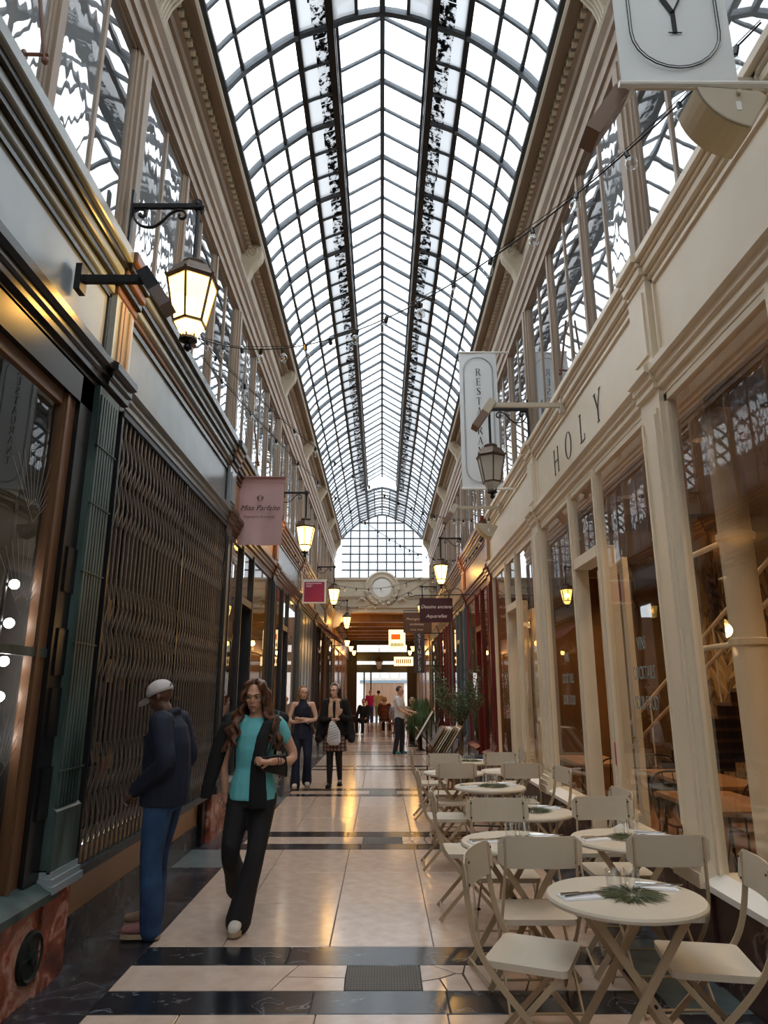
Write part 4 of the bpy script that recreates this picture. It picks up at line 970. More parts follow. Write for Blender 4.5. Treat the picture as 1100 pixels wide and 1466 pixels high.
# ================================================================= projecting banners and signs
def hang_banner(y, letters, h, gap, ztop_txt, lab):
    o = tag(empty('hanging_banner', (1.45, y, 4.46)), lab, 'banner')
    m = MB(); n = 12
    rows = [[(-.285+.57*i/6, .008*math.sin(i*1.1+j*.5), 2.17*j/n) for i in range(7)] for j in range(n+1)]
    v = [p for r in rows for p in r]; v += [(x, yy+.004, z) for x, yy, z in v]; N = len(rows)*7
    f = []
    for j in range(n):
        for i in range(6): a = j*7+i; f += [(a, a+1, a+8, a+7), (N+a, N+a+7, N+a+8, N+a+1)]
    m.add(v, f); m.build('cloth', mt['banner'], o, True)
    for z in (0, 2.17):
        m = MB(); m.tube([(-.3, 0, z), (.5, 0, z)], .016, 10); m.build('banner_pole', mt['white'], o)
    for face, sg in (('front', -1), ('rear', 1)):
        m = MB()
        for rr in (.225, .212):                                       # double stadium outline
            pts = []
            for i in range(13): a = PI*i/12; pts.append((rr*math.cos(a), 1.86+rr*math.sin(a)))
            for i in range(13): a = PI+PI*i/12; pts.append((rr*math.cos(a), .31+rr*math.sin(a)))
            pts.append(pts[0])
            for (x0, z0), (x1, z1) in zip(pts, pts[1:]): m.bar((x0, sg*.014+.002, z0), (x1, sg*.014+.002, z1), .003, .005 if rr > .22 else .003, (0, 1, 0))
        m.build('outline', mt['ink'], o)
        z = ztop_txt
        for ch in letters:
            m = MB(); wch = {'M': .42, 'N': .34, 'A': .36, 'O': .36, 'Y': .35, 'U': .33, 'R': .3, 'T': .32}.get(ch, .27)
            glyph(m, ch, -wch*h, z, h, (lambda u, w, t: (u, -.012-t, w)) if sg < 0 else (lambda u, w, t: (-u, .016+t, w)), .002, 1.35 if h < .2 else 1.1); m.build('letter', mt['ink'], o); z -= gap
    return o
hang_banner(9.6, 'RESTAURANT', .115, .157, 1.78, 'long white banner lettered RESTAURANT hung beside the unlit lantern')
hang_banner(2.72, 'Y', .3, .36, .30, 'white banner with a large letter Y in an oval outline, above the wedge loudspeaker')

# pink cloth banner
o = tag(empty('pink_banner', (-1.66, 9.1, 3.62)), 'pale pink cloth banner with script lettering hung over the charcoal shop', 'banner')
pk = M('pink_cloth', (206, 170, 170), .8, bump=.05, bs=150)
m = MB(); n = 10; rows = []
for j in range(n+1):
    z = .94*j/n-.10; rows.append([(-.30+.62*i/10+.02*(1-j/n)*(1 if i < 5 else -1)*.6, -.025*math.sin(i*.75)*(1-j/n)-.0*j, z) for i in range(11)])
v = [p for r in rows for p in r]; N = len(v); v += [(x, y+.004, z) for x, y, z in v]; f = []
for j in range(n):
    for i in range(10): a = j*11+i; f += [(a, a+1, a+12, a+11), (N+a, N+a+11, N+a+12, N+a+1)]
m.add(v, f); m.build('cloth', pk, o, True)
m = MB(); m.box(-.30, .34, -.06, .06, .84, .85); m.box(-.3, .34, -.008, .008, .78, .84); m.build('top_board', pk, o)
m = MB(); m.tube([(-.29, 0, .86), (.34, 0, .86)], .012, 8); m.build('banner_pole', mt['iron'], o)
ink2 = M('brown_ink', (70, 44, 44), .7)
for txt, sz, z, sh in (('Miss Parfaite', .105, .375, .35), ('Tapisserie Artisanale', .05, .27, 0)):
    p_ = put('banner_lettering', mesh_text(txt, sz, ink2, .001, sh), o, (.0, -.034, z), rot=(R(90), 0, 0))
m = MB()
for i in range(4):
    for sx in (-1, 1): m.tube(catmull([(sx*.004, 0, .50), (sx*(.02+.008*i), 0, .515+.012*i), (sx*(.035-.004*i), 0, .53+.016*i), (sx*.012, 0, .525+.02*i)], 3), .0035, 5)
e_ = m.build('monogram', ink2, o, loc=(0, -.033, 0))
# red square sign on white board
o = tag(empty('square_sign', (-1.57, 16.0, 3.6)), 'square crimson sign in a white frame on the gate side', 'sign')
m = MB(); m.box(-.27, .27, -.015, .015, 0, .54); m.build('board', mt['white'], o)
m = MB(); m.box(-.235, .235, -.02, .02, .035, .50); m.build('panel', M('crimson_panel', (172, 40, 76), .5), o)
m = MB(); m.box(-.42, .3, -.012, .012, .54, .56); m.box(-.42, -.36, -.02, .02, .3, .62); m.build('bracket', mt['white'], o)
wh2 = M('white_print', (238, 226, 226), .6); m = MB()
for z, w in ((.455, .36), (.415, .16), (.38, .12)):
    for i in range(int(w/.03)): m.box(-.19+i*.03, -.19+i*.03+.022, -.022, -.0205, z, z+.016)
m.build('print_line', wh2, o)
# signboard: Dessins anciens / Aquarelles
o = tag(empty('signboard', (1.17, 15.0, 3.07)), 'dark maroon signboard lettered Dessins anciens Aquarelles in white script', 'sign')
m = MB(); m.box(-.36, .36, -.015, .015, 0, .52); m.build('board', M('maroon_board', (62, 22, 26), .4), o)
for txt, z in (('Dessins anciens', .30), ('Aquarelles', .10)):
    put('sign_lettering', mesh_text(txt, .105, wh2, .001, .35), o, (0, -.017, z), rot=(R(90), 0, 0))
m = MB(); m.tube([(.74, 0, .60), (-.45, 0, .58)], .012, 8); m.tube(catmull([(-.45, 0, .58), (-.55, 0, .55), (-.60, 0, .60), (-.55, 0, .64), (-.52, 0, .60)], 4), .010, 6)
for x in (-.28, .28): m.tube([(x, 0, .6), (x, 0, .52)], .006, 6)
m.tube(catmull([(.6, 0, .6), (.5, 0, .72), (.3, 0, .7), (.1, 0, .6)], 4), .008, 6); m.build('iron_bracket', mt['iron'], o)
# second dark signboard behind it
o = tag(empty('signboard', (.95, 19.2, 3.2)), 'brown signboard with faded script hung behind the Dessins anciens sign', 'sign')
m = MB(); m.box(-.36, .42, -.015, .015, 0, .55); m.build('board', M('brown_board', (84, 52, 38), .45), o)
for txt, z, sz in (('Photographies', .34, .1), ('anciennes', .2, .1), ('Achat Vente', .06, .07)):
    put('sign_lettering', mesh_text(txt, sz, M('cream_print', (214, 190, 160), .6), .001, .3), o, (0, -.017, z), rot=(R(90), 0, 0))
m = MB(); m.tube([(.95, 0, .6), (-.36, 0, .6)], .012, 8); m.build('iron_bracket', mt['iron'], o)
# vertical sign ESTAMPES
o = tag(empty('vertical_sign', (1.17, 22.0, 2.2)), 'narrow dark vertical sign lettered STAMPES in white capitals', 'sign')
m = MB(); m.box(-.16, .16, -.03, .03, 0, 1.42); m.build('board', M('slate_board', (74, 66, 62), .5), o)
m = MB(); m.box(.16, .78, -.012, .012, 1.2, 1.225); m.box(.16, .78, -.012, .012, .2, .225); m.build('bracket', mt['iron'], o)
for i, ch in enumerate('STAMPES'):
    m = MB(); wch = {'M': .42, 'A': .36, 'T': .32}.get(ch, .27); glyph(m, ch, -wch*.14, 1.06-.165*i, .13, lambda u, w, t: (u*1.15, -.031-t, w), .002, 1.9); m.build('letter', wh2, o)
# two backlit shop signs in the far passage
o = tag(empty('lightbox_sign', (.62, 29.0, 3.35)), 'glowing square lightbox sign with orange emblem', 'sign')
lbm = emit('lightbox_face', (255, 214, 150), 1.6)
m = MB(); m.box(-.34, .34, -.06, .06, 0, .78); m.build('box', lbm, o)
m = MB(); m.box(-.24, .14, -.068, -.062, .38, .60); m.build('emblem', emit('orange_emblem', (230, 90, 20), .9), o)
m = MB(); 
for i in range(9): m.box(-.26+i*.06, -.26+i*.06+.04, -.068, -.062, .1, .24)
m.build('print_line', M('sign_brown', (150, 80, 30), .6), o)
m = MB(); m.box(.3, 1.3, -.02, .02, .36, .40); m.build('bracket', mt['iron'], o)
o = tag(empty('lightbox_sign', (.95, 31.0, 2.75)), 'glowing wide lightbox sign below the orange emblem sign', 'sign')
m = MB(); m.box(-.42, .42, -.05, .05, 0, .38); m.build('box', lbm, o)
m = MB()
for i in range(8): m.box(-.33+i*.085, -.33+i*.085+.05, -.056, -.052, .1, .28)
m.build('print_line', M('sign_gold', (170, 120, 50), .6), o)
m = MB(); m.box(.4, 1.0, -.015, .015, .2, .23); m.build('bracket', mt['iron'], o)

# ================================================================= floodlights on arms and wedge loudspeakers
bei = M('beige_metal', (196, 184, 164), .45)
bro = M('brown_metal', (122, 96, 80), .5)
def flood(s, y, z, reach, lab, mat_arm, mat_head, drop=.36):
    o = tag(empty('floodlight', (X(s, .03), y, z)), lab, 'floodlight', 'fascia floodlights on arms'); q = -s
    m = MB(); m.box(min(0, q*.04), max(0, q*.04), -.045, .045, -.09, .09); m.build('wall_mount', mat_arm, o)
    m = MB(); m.bar((q*.03, 0, 0), (q*reach, 0, .0), .035, .05); m.build('arm', mat_arm, o)
    m = MB(); a = Vector((q*reach, 0, .04)); d = Vector((q*.55, .0, -.83)).normalized(); c = a + d*.16; e_ = a + d*drop
    m.bar(a, c, .13, .08, (1, 0, .3)); m.build('driver_housing', mat_arm, o)
    m = MB(); m.bar(c, e_, .14, .075, (1, 0, .3)); m.build('lamp_head', mat_head, o)
    return o
flood(1, 2.85, 4.6, .64, 'beige floodlight arm in front of the letter Y banner', bei, bro, .46)
flood(1, 6.8, 4.55, .75, 'beige floodlight arm above the HOLY lettering', bei, bro)
flood(1, 10.8, 4.5, .72, 'beige floodlight arm past the unlit lantern', bei, bro)
fl_ = flood(-1, 3.85, 4.12, .42, 'dark floodlight on a thin black arm beside the lit lantern', mt['iron'], M('brown_grey_metal', (112, 96, 90), .5), .30)
def wedge(y, z, lab):
    o = tag(empty('wedge_loudspeaker', (1.70, y, z)), lab, 'loudspeaker', 'cream wedge loudspeakers'); o.scale = (.82, .82, .82); m = MB()
    poly = [(0.16, .02)]; n = 9
    for i in range(n+1):
        a = R(200+70*i/n-10); poly.append((.14+.36*math.cos(a), .12+.36*math.sin(a)))
    poly += [(.2, -.02)]
    m.prism(poly, lambda x, zz: (x, -.13, zz), lambda x, zz: (x, .13, zz)); bevel(m.build('cabinet', bei, o), .01)
    m = MB(); pts = []
    for i in range(n+1):
        a = R(200+70*i/n-10); pts.append((.14+.366*math.cos(a), .12+.366*math.sin(a)))
    v = [(x, yy, zz) for x, zz in pts for yy in (-.12, .12)]; m.add(v, [(2*i, 2*i+1, 2*i+3, 2*i+2) for i in range(n)]); m.build('grille', M('painted_warm_lit_grille', (214, 198, 160), .5, bump=.4, bs=400), o)  # yellow light from the shop window put into the grille colour
    m = MB(); m.bar((.02, 0, .0), (.0, 0, .26), .06, .012, (1, 0, 0)); m.tube([(.02, -.15, .0), (.02, .15, .0)], .014, 8); m.build('hanger', bei, o)
    m = MB(); m.box(.0, .03, -.134, -.13, -.12, -.06); m.build('badge', mt['white'], o)
wedge(2.82, 4.40, 'cream wedge loudspeaker hung below the letter Y banner')
wedge(10.9, 4.2, 'cream wedge loudspeaker hung past the unlit lantern')

# window stays (brown casement rods)
bst = M('brown_rod', (112, 70, 50), .5)
for s, y, z, lab in ((-1, 3.05, 5.0, 'brown casement stay rod on the window above the green shop'), (-1, 6.2, 4.95, 'brown casement stay rod on the window above the folding gate'), (-1, 9.9, 4.95, 'brown casement stay rod on the window above the pink banner'), (1, 6.6, 4.85, 'brown casement stay rod on the window above the HOLY fascia')):
    o = tag(empty('casement_stay', (X(s, -.02), y, z)), lab, 'window stay', 'casement stay rods'); q = -s
    m = MB(); m.tube([(0, 0, .0), (q*.12, .02, .02)], .01, 6); m.tube([(q*.10, .02, .0), (q*.03, -.06, .55)], .012, 8); m.ball((q*.105, .022, -.02), .022, 8, 6); m.build('rod', bst, o)
    m = MB(); m.lathe([(.025, 0), (.025, .012)], (-.006, 0, 0), 10, 'x'); m.build('pivot_plate', bst, o)

# ================================================================= festoon lights
def strand(a, b, sag, n, lab):
    a, b = Vector(a), Vector(b); o = tag(empty('festoon_lights', a), lab, 'string lights', 'festoon strands across the arcade')
    P = [a.lerp(b, t/40) - Vector((0, 0, sag*4*(t/40)*(1-t/40))) for t in range(41)]
    m = MB(); m.tube([p-a for p in P], .005, 5); m.tube([p-a+Vector((0, 0, .022+.006*math.sin(i*.9))) for i, p in enumerate(P)], .003, 4); m.build('cable', mt['iron'], o)
    for i in range(n):
        t = (i+.6)/n; p = a.lerp(b, t) - Vector((0, 0, sag*4*t*(1-t))) - a
        s0 = sock_me; so = put('socket', s0, o, p, rot=(R(random.uniform(-14, 14)), R(random.uniform(-14, 14)), 0))
        put('bulb', bulb_me, so, (0, 0, 0))
    return o
m = MB(); m.lathe([(.010, .01), (.015, 0), (.015, -.04), (.012, -.045)], (0, 0, 0), 8); sock_me = m.mesh('socket', mt['blackpaint'])
m = MB(); m.lathe([(.012, -.045), (.020, -.055), (.031, -.078), (.032, -.095), (.024, -.115), (.006, -.124)], (0, 0, 0), 12); bulb_me = m.mesh('bulb', mt['bulbglass'], True)
strand((-1.86, 6.3, 5.06), (1.88, 2.7, 4.82), .72, 17, 'festoon strand of clear bulbs from over the folding gate to the letter Y banner')
strand((-1.86, 6.3, 5.06), (1.88, 13.6, 5.0), .55, 17, 'festoon strand of clear bulbs from over the folding gate to the red shop')
strand((-1.86, 6.5, 4.95), (1.88, 17.5, 4.9), .6, 18, 'festoon strand of clear bulbs from over the folding gate to the Dessins anciens lantern')
strand((1.88, 10.9, 4.75), (1.88, 17.6, 4.95), .45, 12, 'festoon strand of clear bulbs along the restaurant side above the olive tree')
strand((1.88, 17.5, 4.9), (-1.88, 20.2, 4.85), .5, 11, 'festoon strand of clear bulbs from the Dessins anciens lantern to the awning')
strand((1.88, 17.5, 4.85), (-1.88, 25.0, 4.7), .5, 12, 'festoon strand of clear bulbs from the Dessins anciens lantern to the far gate side')
strand((-1.88, 12.3, 4.75), (-1.88, 19.0, 4.8), .3, 10, 'festoon strand of clear bulbs along the gate side past the pink banner')

# ================================================================= terrace furniture
putty = M('putty_grey_metal', (206, 196, 178), .45, var=.05)
puttyd = M('putty_brown_frame', (178, 158, 130), .45)
def bistro_chair():
    o = empty('bistro_chair')
    m = MB(); n = 6; rings = []
    for t, dz in ((0, -.012), (0, 0)):                               # slightly dished seat with rounded corners
        pass
    top = []; 
    def seat_outline(hw, hl, r=.03):
        out = []
        for cx, cy, a0 in ((hw-r, hl-r, 0), (-hw+r, hl-r, 90), (-hw+r, -hl+r, 180), (hw-r, -hl+r, 270)):
            for i in range(4): a = R(a0+30*i); out.append((cx+r*math.cos(a), cy+r*math.sin(a)))
        return out
    dish = lambda x, y: .45 - .012*(1-(x/.2)**2)*(1-(y/.19)**2) + .006*(y/.19)**2
    ol, il, cl = seat_outline(.20, .185), seat_outline(.14, .13, .02), seat_outline(.06, .055, .01)
    m.loft([[(x, y, dish(x, y)-.028) for x, y in ol], [(x, y, dish(x, y)) for x, y in ol], [(x, y, dish(x, y)) for x, y in il], [(x, y, dish(x, y)) for x, y in cl]])
    m.build('seat', putty, o)
    m = MB(); r1, r2 = [], []                                        # curved back plate with rounded ends
    for k in range(13):
        x = -.222+.444*k/12; yb = -.245-.03*(1-(x/.222)**2); e = abs(x)/.222; c = .030*max(0, (e-.86)/.14)**2
        r1.append((x, yb, .715+c, .872-c))
    v = []; f = []
    for x, yb, z0, z1 in r1: v += [(x, yb, z0), (x, yb-.012, z1), (x, yb+.006, z0), (x, yb-.006, z1)]
    for k in range(12):
        a = 4*k; b = a+4; f += [(a, b, b+1, a+1), (a+2, a+3, b+3, b+2), (a+1, b+1, b+3, a+3), (a, a+2, b+2, b)]
    f += [(0, 1, 3, 2), (48, 50, 51, 49)]; m.add(v, f); m.build('backrest', putty, o)
    for x in (-.185, .185):
        for z in (.745, .84):
            m = MB(); m.lathe([(.007, 0), (.005, .004)], (x, -.243, z), 8, 'y'); m.lathe([(.007, 0), (.005, -.004)], (x, -.262, z), 8, 'y'); m.build('rivet', mt['iron'], o)
    for sx in (-1, 1):
        m = MB(); pts = catmull([(sx*.185, -.262, .86), (sx*.187, -.258, .72), (sx*.200, -.215, .52), (sx*.204, -.12, .38), (sx*.205, .05, .21), (sx*.207, .235, .012)], 4)
        for p, q in zip(pts, pts[1:]): m.bar(p, q + (q-p).normalized()*.004, .010, .026, (0, .7, .7))
        m.build('leg', puttyd, o)
        m = MB(); m.bar((sx*.182, .165, .44), (sx*.185, -.235, .012), .010, .026, (0, .7, -.7)); m.build('leg', puttyd, o)
        m = MB(); m.tube([(sx*.175, .02, .235), (sx*.212, .02, .235)], .008, 8); m.build('pivot_bolt', mt['iron'], o)
    for y, w in ((.215, .206), (-.215, .184)):
        m = MB(); m.tube([(-w, y, .04), (w, y, .04)], .007, 8); m.build('crossbar', puttyd, o)
    m = MB(); m.tube([(-.19, -.10, .43), (.19, -.10, .43)], .008, 8); m.build('seat_rod', puttyd, o)
    return o
def bistro_table():
    o = empty('bistro_table')
    m = MB(); m.lathe([(.02, .695), (.325, .695), (.345, .700), (.347, .712), (.340, .722), (.30, .722), (.02, .722)], (0, 0, 0), 48); m.build('table_top', putty, o)
    for y in (-.19, .19):
        for sx in (-1, 1):
            m = MB(); m.bar((-sx*.20, y+sx*.008, .695), (sx*.27, y+sx*.008, .012), .012, .034, (0, 0, 1)); m.build('leg', puttyd, o)
    for x, z in ((.265, .04), (-.265, .04), (.2, .68), (-.2, .68)):
        m = MB(); m.tube([(x, -.2, z), (x, .2, z)], .008, 8); m.build('crossbar', puttyd, o)
    m = MB(); m.tube([(.03, -.2, .36), (.03, .2, .36)], .007, 8); m.build('pivot_bolt', mt['iron'], o)
    return o
TB = [(1.09, 3.43, 0, 'round bistro table at the big restaurant window beside the Y banner'), (.83, 4.60, 10, 'round bistro table on the walkway side, opposite the folding gate'),
      (1.53, 4.68, -8, 'round bistro table against the cream pilaster and marble base'), (1.12, 5.72, 90, 'round bistro table in front of the HOLY window'),
      (1.05, 7.17, 80, 'round bistro table in front of the door marked 25'), (.82, 8.42, 0, 'round bistro table on the walkway side near the menu stand'),
      (1.50, 8.56, 0, 'round bistro table beside the plain cream window'), (1.15, 9.75, 90, 'last round bistro table before the print rack')]
t0 = bistro_table()
for i, (x, y, rz, lab) in enumerate(TB):
    t = t0 if i == 0 else copy_tree(t0); t.location = (x, y, 0); t.rotation_euler = (0, 0, R(rz)); tag(t, lab, 'table', 'round bistro tables')
CH = [(.70, 3.58, -114, 'folding bistro chair turned aside at the big restaurant window table, back to the walkway'), (1.45, 3.50, 80, 'folding bistro chair with its back to the big restaurant window and marble base'),
      (.83, 4.21, 0, 'folding bistro chair facing the table opposite the folding gate, back to the Y banner table'), (.82, 5.04, 180, 'folding bistro chair on the HOLY window side of the table opposite the folding gate'),
      (1.52, 4.25, 0, 'folding bistro chair at the pilaster table, back to the Y banner table'), (1.59, 5.11, 180, 'folding bistro chair on the HOLY window side of the pilaster table'),
      (.66, 5.74, -92, 'folding bistro chair on the walkway side of the HOLY window table'), (1.62, 5.78, 95, 'folding bistro chair between the HOLY window and its table'),
      (.62, 7.20, -90, 'folding bistro chair on the walkway side of the table by door 25'), (1.58, 7.42, 100, 'folding bistro chair next to door 25'),
      (.80, 8.13, 0, 'folding bistro chair nearest door 25 at the walkway table near the menu stand'), (.77, 8.80, 180, 'folding bistro chair on the menu stand side of the walkway table'),
      (1.50, 8.13, 0, 'folding bistro chair nearest door 25 at the plain cream window table'), (1.50, 8.98, 180, 'folding bistro chair on the print rack side of the plain cream window table'),
      (.66, 9.80, -90, 'folding bistro chair on the walkway side of the last table'), (1.62, 9.75, 90, 'folding bistro chair between the last table and the cream window')]
c0 = bistro_chair()
for i, (x, y, rz, lab) in enumerate(CH):
    c = c0 if i == 0 else copy_tree(c0); c.location = (x, y, 0); c.rotation_euler = (0, 0, R(rz)); tag(c, lab, 'chair', 'folding bistro chairs')
# table settings
fern_m = M('dried_fern_green', (86, 92, 60), .7, var=.4, vs=30)
def fern_mat():
    m = MB(); rr = random.Random(11)
    for i in range(230):
        a = rr.uniform(0, 2*PI); r0 = rr.uniform(0, .07); r1 = rr.uniform(.12, .178); z = rr.uniform(.001, .012); w = rr.uniform(.0018, .0035); tw = rr.uniform(-.35, .35)
        p = (r0*math.cos(a), r0*math.sin(a)); q = (r1*math.cos(a+tw), r1*math.sin(a+tw)); nx, ny = -math.sin(a), math.cos(a); mx, my = (p[0]+q[0])/2, (p[1]+q[1])/2
        m.add([(p[0], p[1], z), (mx+nx*w, my+ny*w, z+.004), (q[0], q[1], max(z-.003, .001)), (mx-nx*w, my-ny*w, z+.004), (mx, my, z+.007)], [(0, 1, 4), (1, 2, 4), (2, 3, 4), (3, 0, 4), (0, 3, 2, 1)])
    return m.mesh('fern_placemat', fern_m)
fm_ = fern_mat()
m = MB(); m.lathe([(.030, 0), (.034, .004), (.036, .085), (.0335, .085), (.031, .010), (.002, .008)], (0, 0, 0), 20); gm_ = m.mesh('water_glass', mt['drinkglass'], True)
m = MB(); m.loft([[(-.09, -.05, 0), (.09, -.05, 0), (.09, .05, 0), (-.09, .05, 0)], [(-.09, -.05, .006), (.09, -.05, .006), (.09, .05, .006), (-.09, .05, .006)]]); m.loft([[(-.085, -.045, .006), (.08, -.045, .006), (.075, .03, .007), (-.085, .035, .007)], [(-.085, -.045, .009), (.08, -.045, .010), (.075, .03, .012), (-.085, .035, .009)]]); nm_ = m.mesh('napkin', M('white_napkin', (232, 234, 240), .8))
cut = M('cutlery_steel', (190, 188, 184), .2, metal=1)
m = MB(); m.tube([(-.09, 0, .002), (.02, 0, .004), (.05, 0, .003)], [.005, .0035, .006], 6)
for q in (-.008, -.0027, .0027, .008): m.bar((.05, q, .003), (.10, q, .006), .0025, .002)
m.box(.045, .055, -.009, .009, .002, .004); fk_ = m.mesh('fork', cut)
m = MB(); m.tube([(-.10, 0, .003), (-.01, 0, .003)], [.006, .005], 6); m.box(-.01, .11, -.008, .006, .002, .0035); kn_ = m.mesh('knife', cut)
WHERE = ('at the big restaurant window table', 'on the table opposite the folding gate', 'on the table by the cream pilaster', 'on the table at the HOLY window', 'on the table by door 25', 'on the walkway table near the menu stand', 'on the table at the plain cream window', 'on the last table before the print rack')
for i, (x, y, rz, lab) in enumerate(TB):
    z = .722; w = WHERE[i]
    tag(put('fern_placemat', fm_, None, (x+.03, y-.01, z), rz=i*1.3), 'round placemat of dried fern leaves '+w, 'placemat', 'fern placemats')
    for q, (dx, dy) in enumerate(((-.03, .045), (.055, .055))): tag(put('water_glass', gm_, None, (x+dx, y+dy, z+.014)), 'clear water tumbler '+w+(', walkway side', ', window side')[q], 'glass', 'tumblers on the terrace tables')
    for q, (dx, dy, a) in enumerate(((-.21, -.03, 12), (.19, .12, -14))):
        nz = put('napkin', nm_, None, (x+dx, y+dy, z), rz=R(a)); tag(nz, 'folded white paper napkin '+w+(', walkway side', ', window side')[q], 'napkin', 'paper napkins on the terrace tables')
        if i < 5:
            tag(put('fork', fk_, None, (x+dx+.01, y+dy-.01, z+.013), rz=R(a+8)), 'steel fork '+w+(', walkway side', ', window side')[q], 'fork', 'forks on the terrace tables')
            tag(put('knife', kn_, None, (x+dx+.01, y+dy+.015, z+.013), rz=R(a+3)), 'steel knife '+w+(', walkway side', ', window side')[q], 'knife', 'knives on the terrace tables')

# ================================================================= menu stand, print rack, olive tree, fern
o = tag(empty('menu_stand', (.68, 10.95, 0)), 'black music-stand style menu holder on the walkway past the last tables', 'menu stand')
m = MB(); m.box(-.13, .13, -.1, .1, 0, .012); m.build('base_plate', mt['slatepanel'], o)
m = MB(); m.tube([(0, 0, .01), (0, 0, 1.05)], .011, 8)
for a in (0, 2.1, 4.2): m.tube([(0, 0, .25), (.22*math.cos(a), .22*math.sin(a), .012)], .008, 6)
m.build('pole', mt['iron'], o)
m = MB(); u = Vector((.5, .0, .80)).normalized(); cpt = Vector((-.03, -.02, 1.12)); m.bar(cpt-u*.26, cpt+u*.26, .36, .014, (-.8, 0, .5)); m.build('menu_board', mt['iron'], o)
m = MB(); nrm = Vector((-.85, 0, .53)); m.bar(cpt-u*.24+nrm*.009, cpt+u*.24+nrm*.009, .32, .003, (-.8, 0, .5)); m.build('menu_sheet', M('menu_paper', (206, 204, 198), .5), o)
m = MB(); m.tube([(.12, -.1, 1.36), (.12, .1, 1.36)], .014, 8); m.tube([(.10, 0, 1.33), (.12, 0, 1.36)], .006, 6); m.build('reading_lamp', M('brass_lamp', (190, 120, 60), .35, metal=.8), o)
o = tag(empty('print_rack', (.98, 11.5, 0)), 'folding wooden print rack holding white mounted prints by the olive tree', 'print rack')
o.scale = (1.2, 1.2, 1.2)
for sx in (-1, 1):
    for sy in (-1, 1):
        m = MB(); m.bar((sx*.22, sy*.26, .62), (-sx*.26, sy*.26, .01), .03, .02, (0, 1, 0)); m.build('leg', mt['walnut'], o)
u1, u2 = Vector((.55, 0, .83)), Vector((-.62, 0, .78))
for nm, u, L in (('side_board', u2, .5), ('back_board', u1, .5)):
    m = MB(); a = Vector((-.05, 0, .5)); m.bar(a, a+u*L, .58, .014, u.cross(Vector((0, 1, 0)))); m.build(nm, mt['walnut'], o)
pc = [M('mount_'+n, c, .7) for n, c in (('white', (236, 232, 222)), ('tan', (186, 150, 100)), ('grey', (120, 110, 100)), ('ivory', (228, 220, 200)))]
for i in range(7):
    m = MB(); a = Vector((-.055-.028*i, 0, .515+.010*i)); m.bar(a, a+u1*(.46-.012*i), .52, .010, u1.cross(Vector((0, 1, 0)))); m.build('mounted_print', pc[(i*5) % 4 if i else 0], o)
m = MB(); m.bar((-.2, -.28, .3), (.2, -.28, .3), .03, .02); m.bar((-.2, .28, .3), (.2, .28, .3), .03, .02); m.build('stretcher', mt['walnut'], o)
o = tag(empty('folding_trestle', (1.35, 10.85, 0)), 'low wooden trestle with black umbrellas lying across it', 'trestle')
for y in (-.28, .28):
    m = MB(); m.bar((-.4, y, .62), (.4, y, .62), .04, .03); m.build('rail', mt['oak'], o)
for sx in (-1, 1):
    for y in (-.28, .28):
        m = MB(); m.bar((sx*.3, y, .62), (sx*.38, y, 0), .03, .03); m.build('leg', mt['oak'], o)
for i in range(3):
    ob = tag(empty('folded_umbrella', (1.3+.05*i, 10.75+.1*i, .66)), 'black folded umbrella lying on the wooden trestle', 'umbrella', 'umbrellas on the trestle')
    m = MB(); m.tube([(-.3, 0, 0), (-.1, 0, .012), (.22, 0, .02), (.3, 0, .02)], [.008, .022, .03, .012], 8); m.build('canopy', mt['blackpaint'], ob)
    m = MB(); m.tube(catmull([(.3, 0, .02), (.42, 0, .03), (.47, .02, .04), (.45, .05, .04)], 4), .009, 6); m.build('handle', mt['darkwood'], ob)

def leaf_cloud(m, pts, n, L, W, rr, spread):
    for i in range(n):
        c = Vector(rr.choice(pts)) + Vector((rr.gauss(0, spread), rr.gauss(0, spread), rr.gauss(0, spread)))
        c.x = min(c.x, .38 + rr.uniform(-.04, .02)); d = Vector((rr.uniform(-1, 1), rr.uniform(-1, 1), rr.uniform(-.7, .9))).normalized(); sd = d.cross(Vector((rr.uniform(-1, 1), rr.uniform(-1, 1), 1))).normalized(); l = L*rr.uniform(.7, 1.2)
        m.add([c, c+d*l*.5+sd*W, c+d*l, c+d*l*.5-sd*W], [(0, 1, 2, 3)])
rr = random.Random(21)
o = tag(empty('olive_tree', (1.42, 12.9, 0)), 'small potted olive tree with sparse leaves before the red shop', 'tree')
m = MB(); m.lathe([(.15, 0), (.19, .30), (.205, .32), (.205, .36), (.18, .36), (.17, .33), (.02, .32)], (0, 0, 0), 24); m.build('pot', M('grey_clay_pot', (110, 100, 92), .7), o)
m = MB(); m.tube(catmull([(0, 0, .3), (-.02, .0, .6), (.01, .01, .9), (-.01, 0, 1.12)], 4), [.042]*5+[.036]*4+[.034]*4, 9)
tips = []
for a, zz, L in ((3.0, 1.1, .75), (.2, 1.08, .7), (1.5, 1.05, .6), (4.4, 1.0, .62), (2.4, 1.15, 1.0), (5.6, 1.1, 1.05), (3.7, 1.15, 1.1), (.9, 1.12, 1.0)):
    L *= .9; e1 = Vector((math.cos(a)*L*.35, math.sin(a)*L*.3, zz+L*.35)); cx_ = .42 if math.cos(a) > 0 else .6; e1.x *= cx_/.6; e2 = Vector((math.cos(a)*L*cx_, math.sin(a)*L*.45, zz+L*.95))
    pts = catmull([(-.01, 0, zz-.05), e1, e2], 5); m.tube(pts, [.022-.0017*i for i in range(len(pts))], 6); tips += pts[4:]
    for q in range(4):
        b0 = pts[4+q]; d = Vector((rr.uniform(-1, 1), rr.uniform(-1, 1), rr.uniform(-.1, .8))).normalized(); tw = [b0, b0+d*.14, b0+d*.27+Vector((0, 0, -.03))]; tw = [Vector((min(t_.x, .36), t_.y, t_.z)) for t_ in tw]; m.tube(tw, [.006, .004, .002], 5); tips += tw[1:]
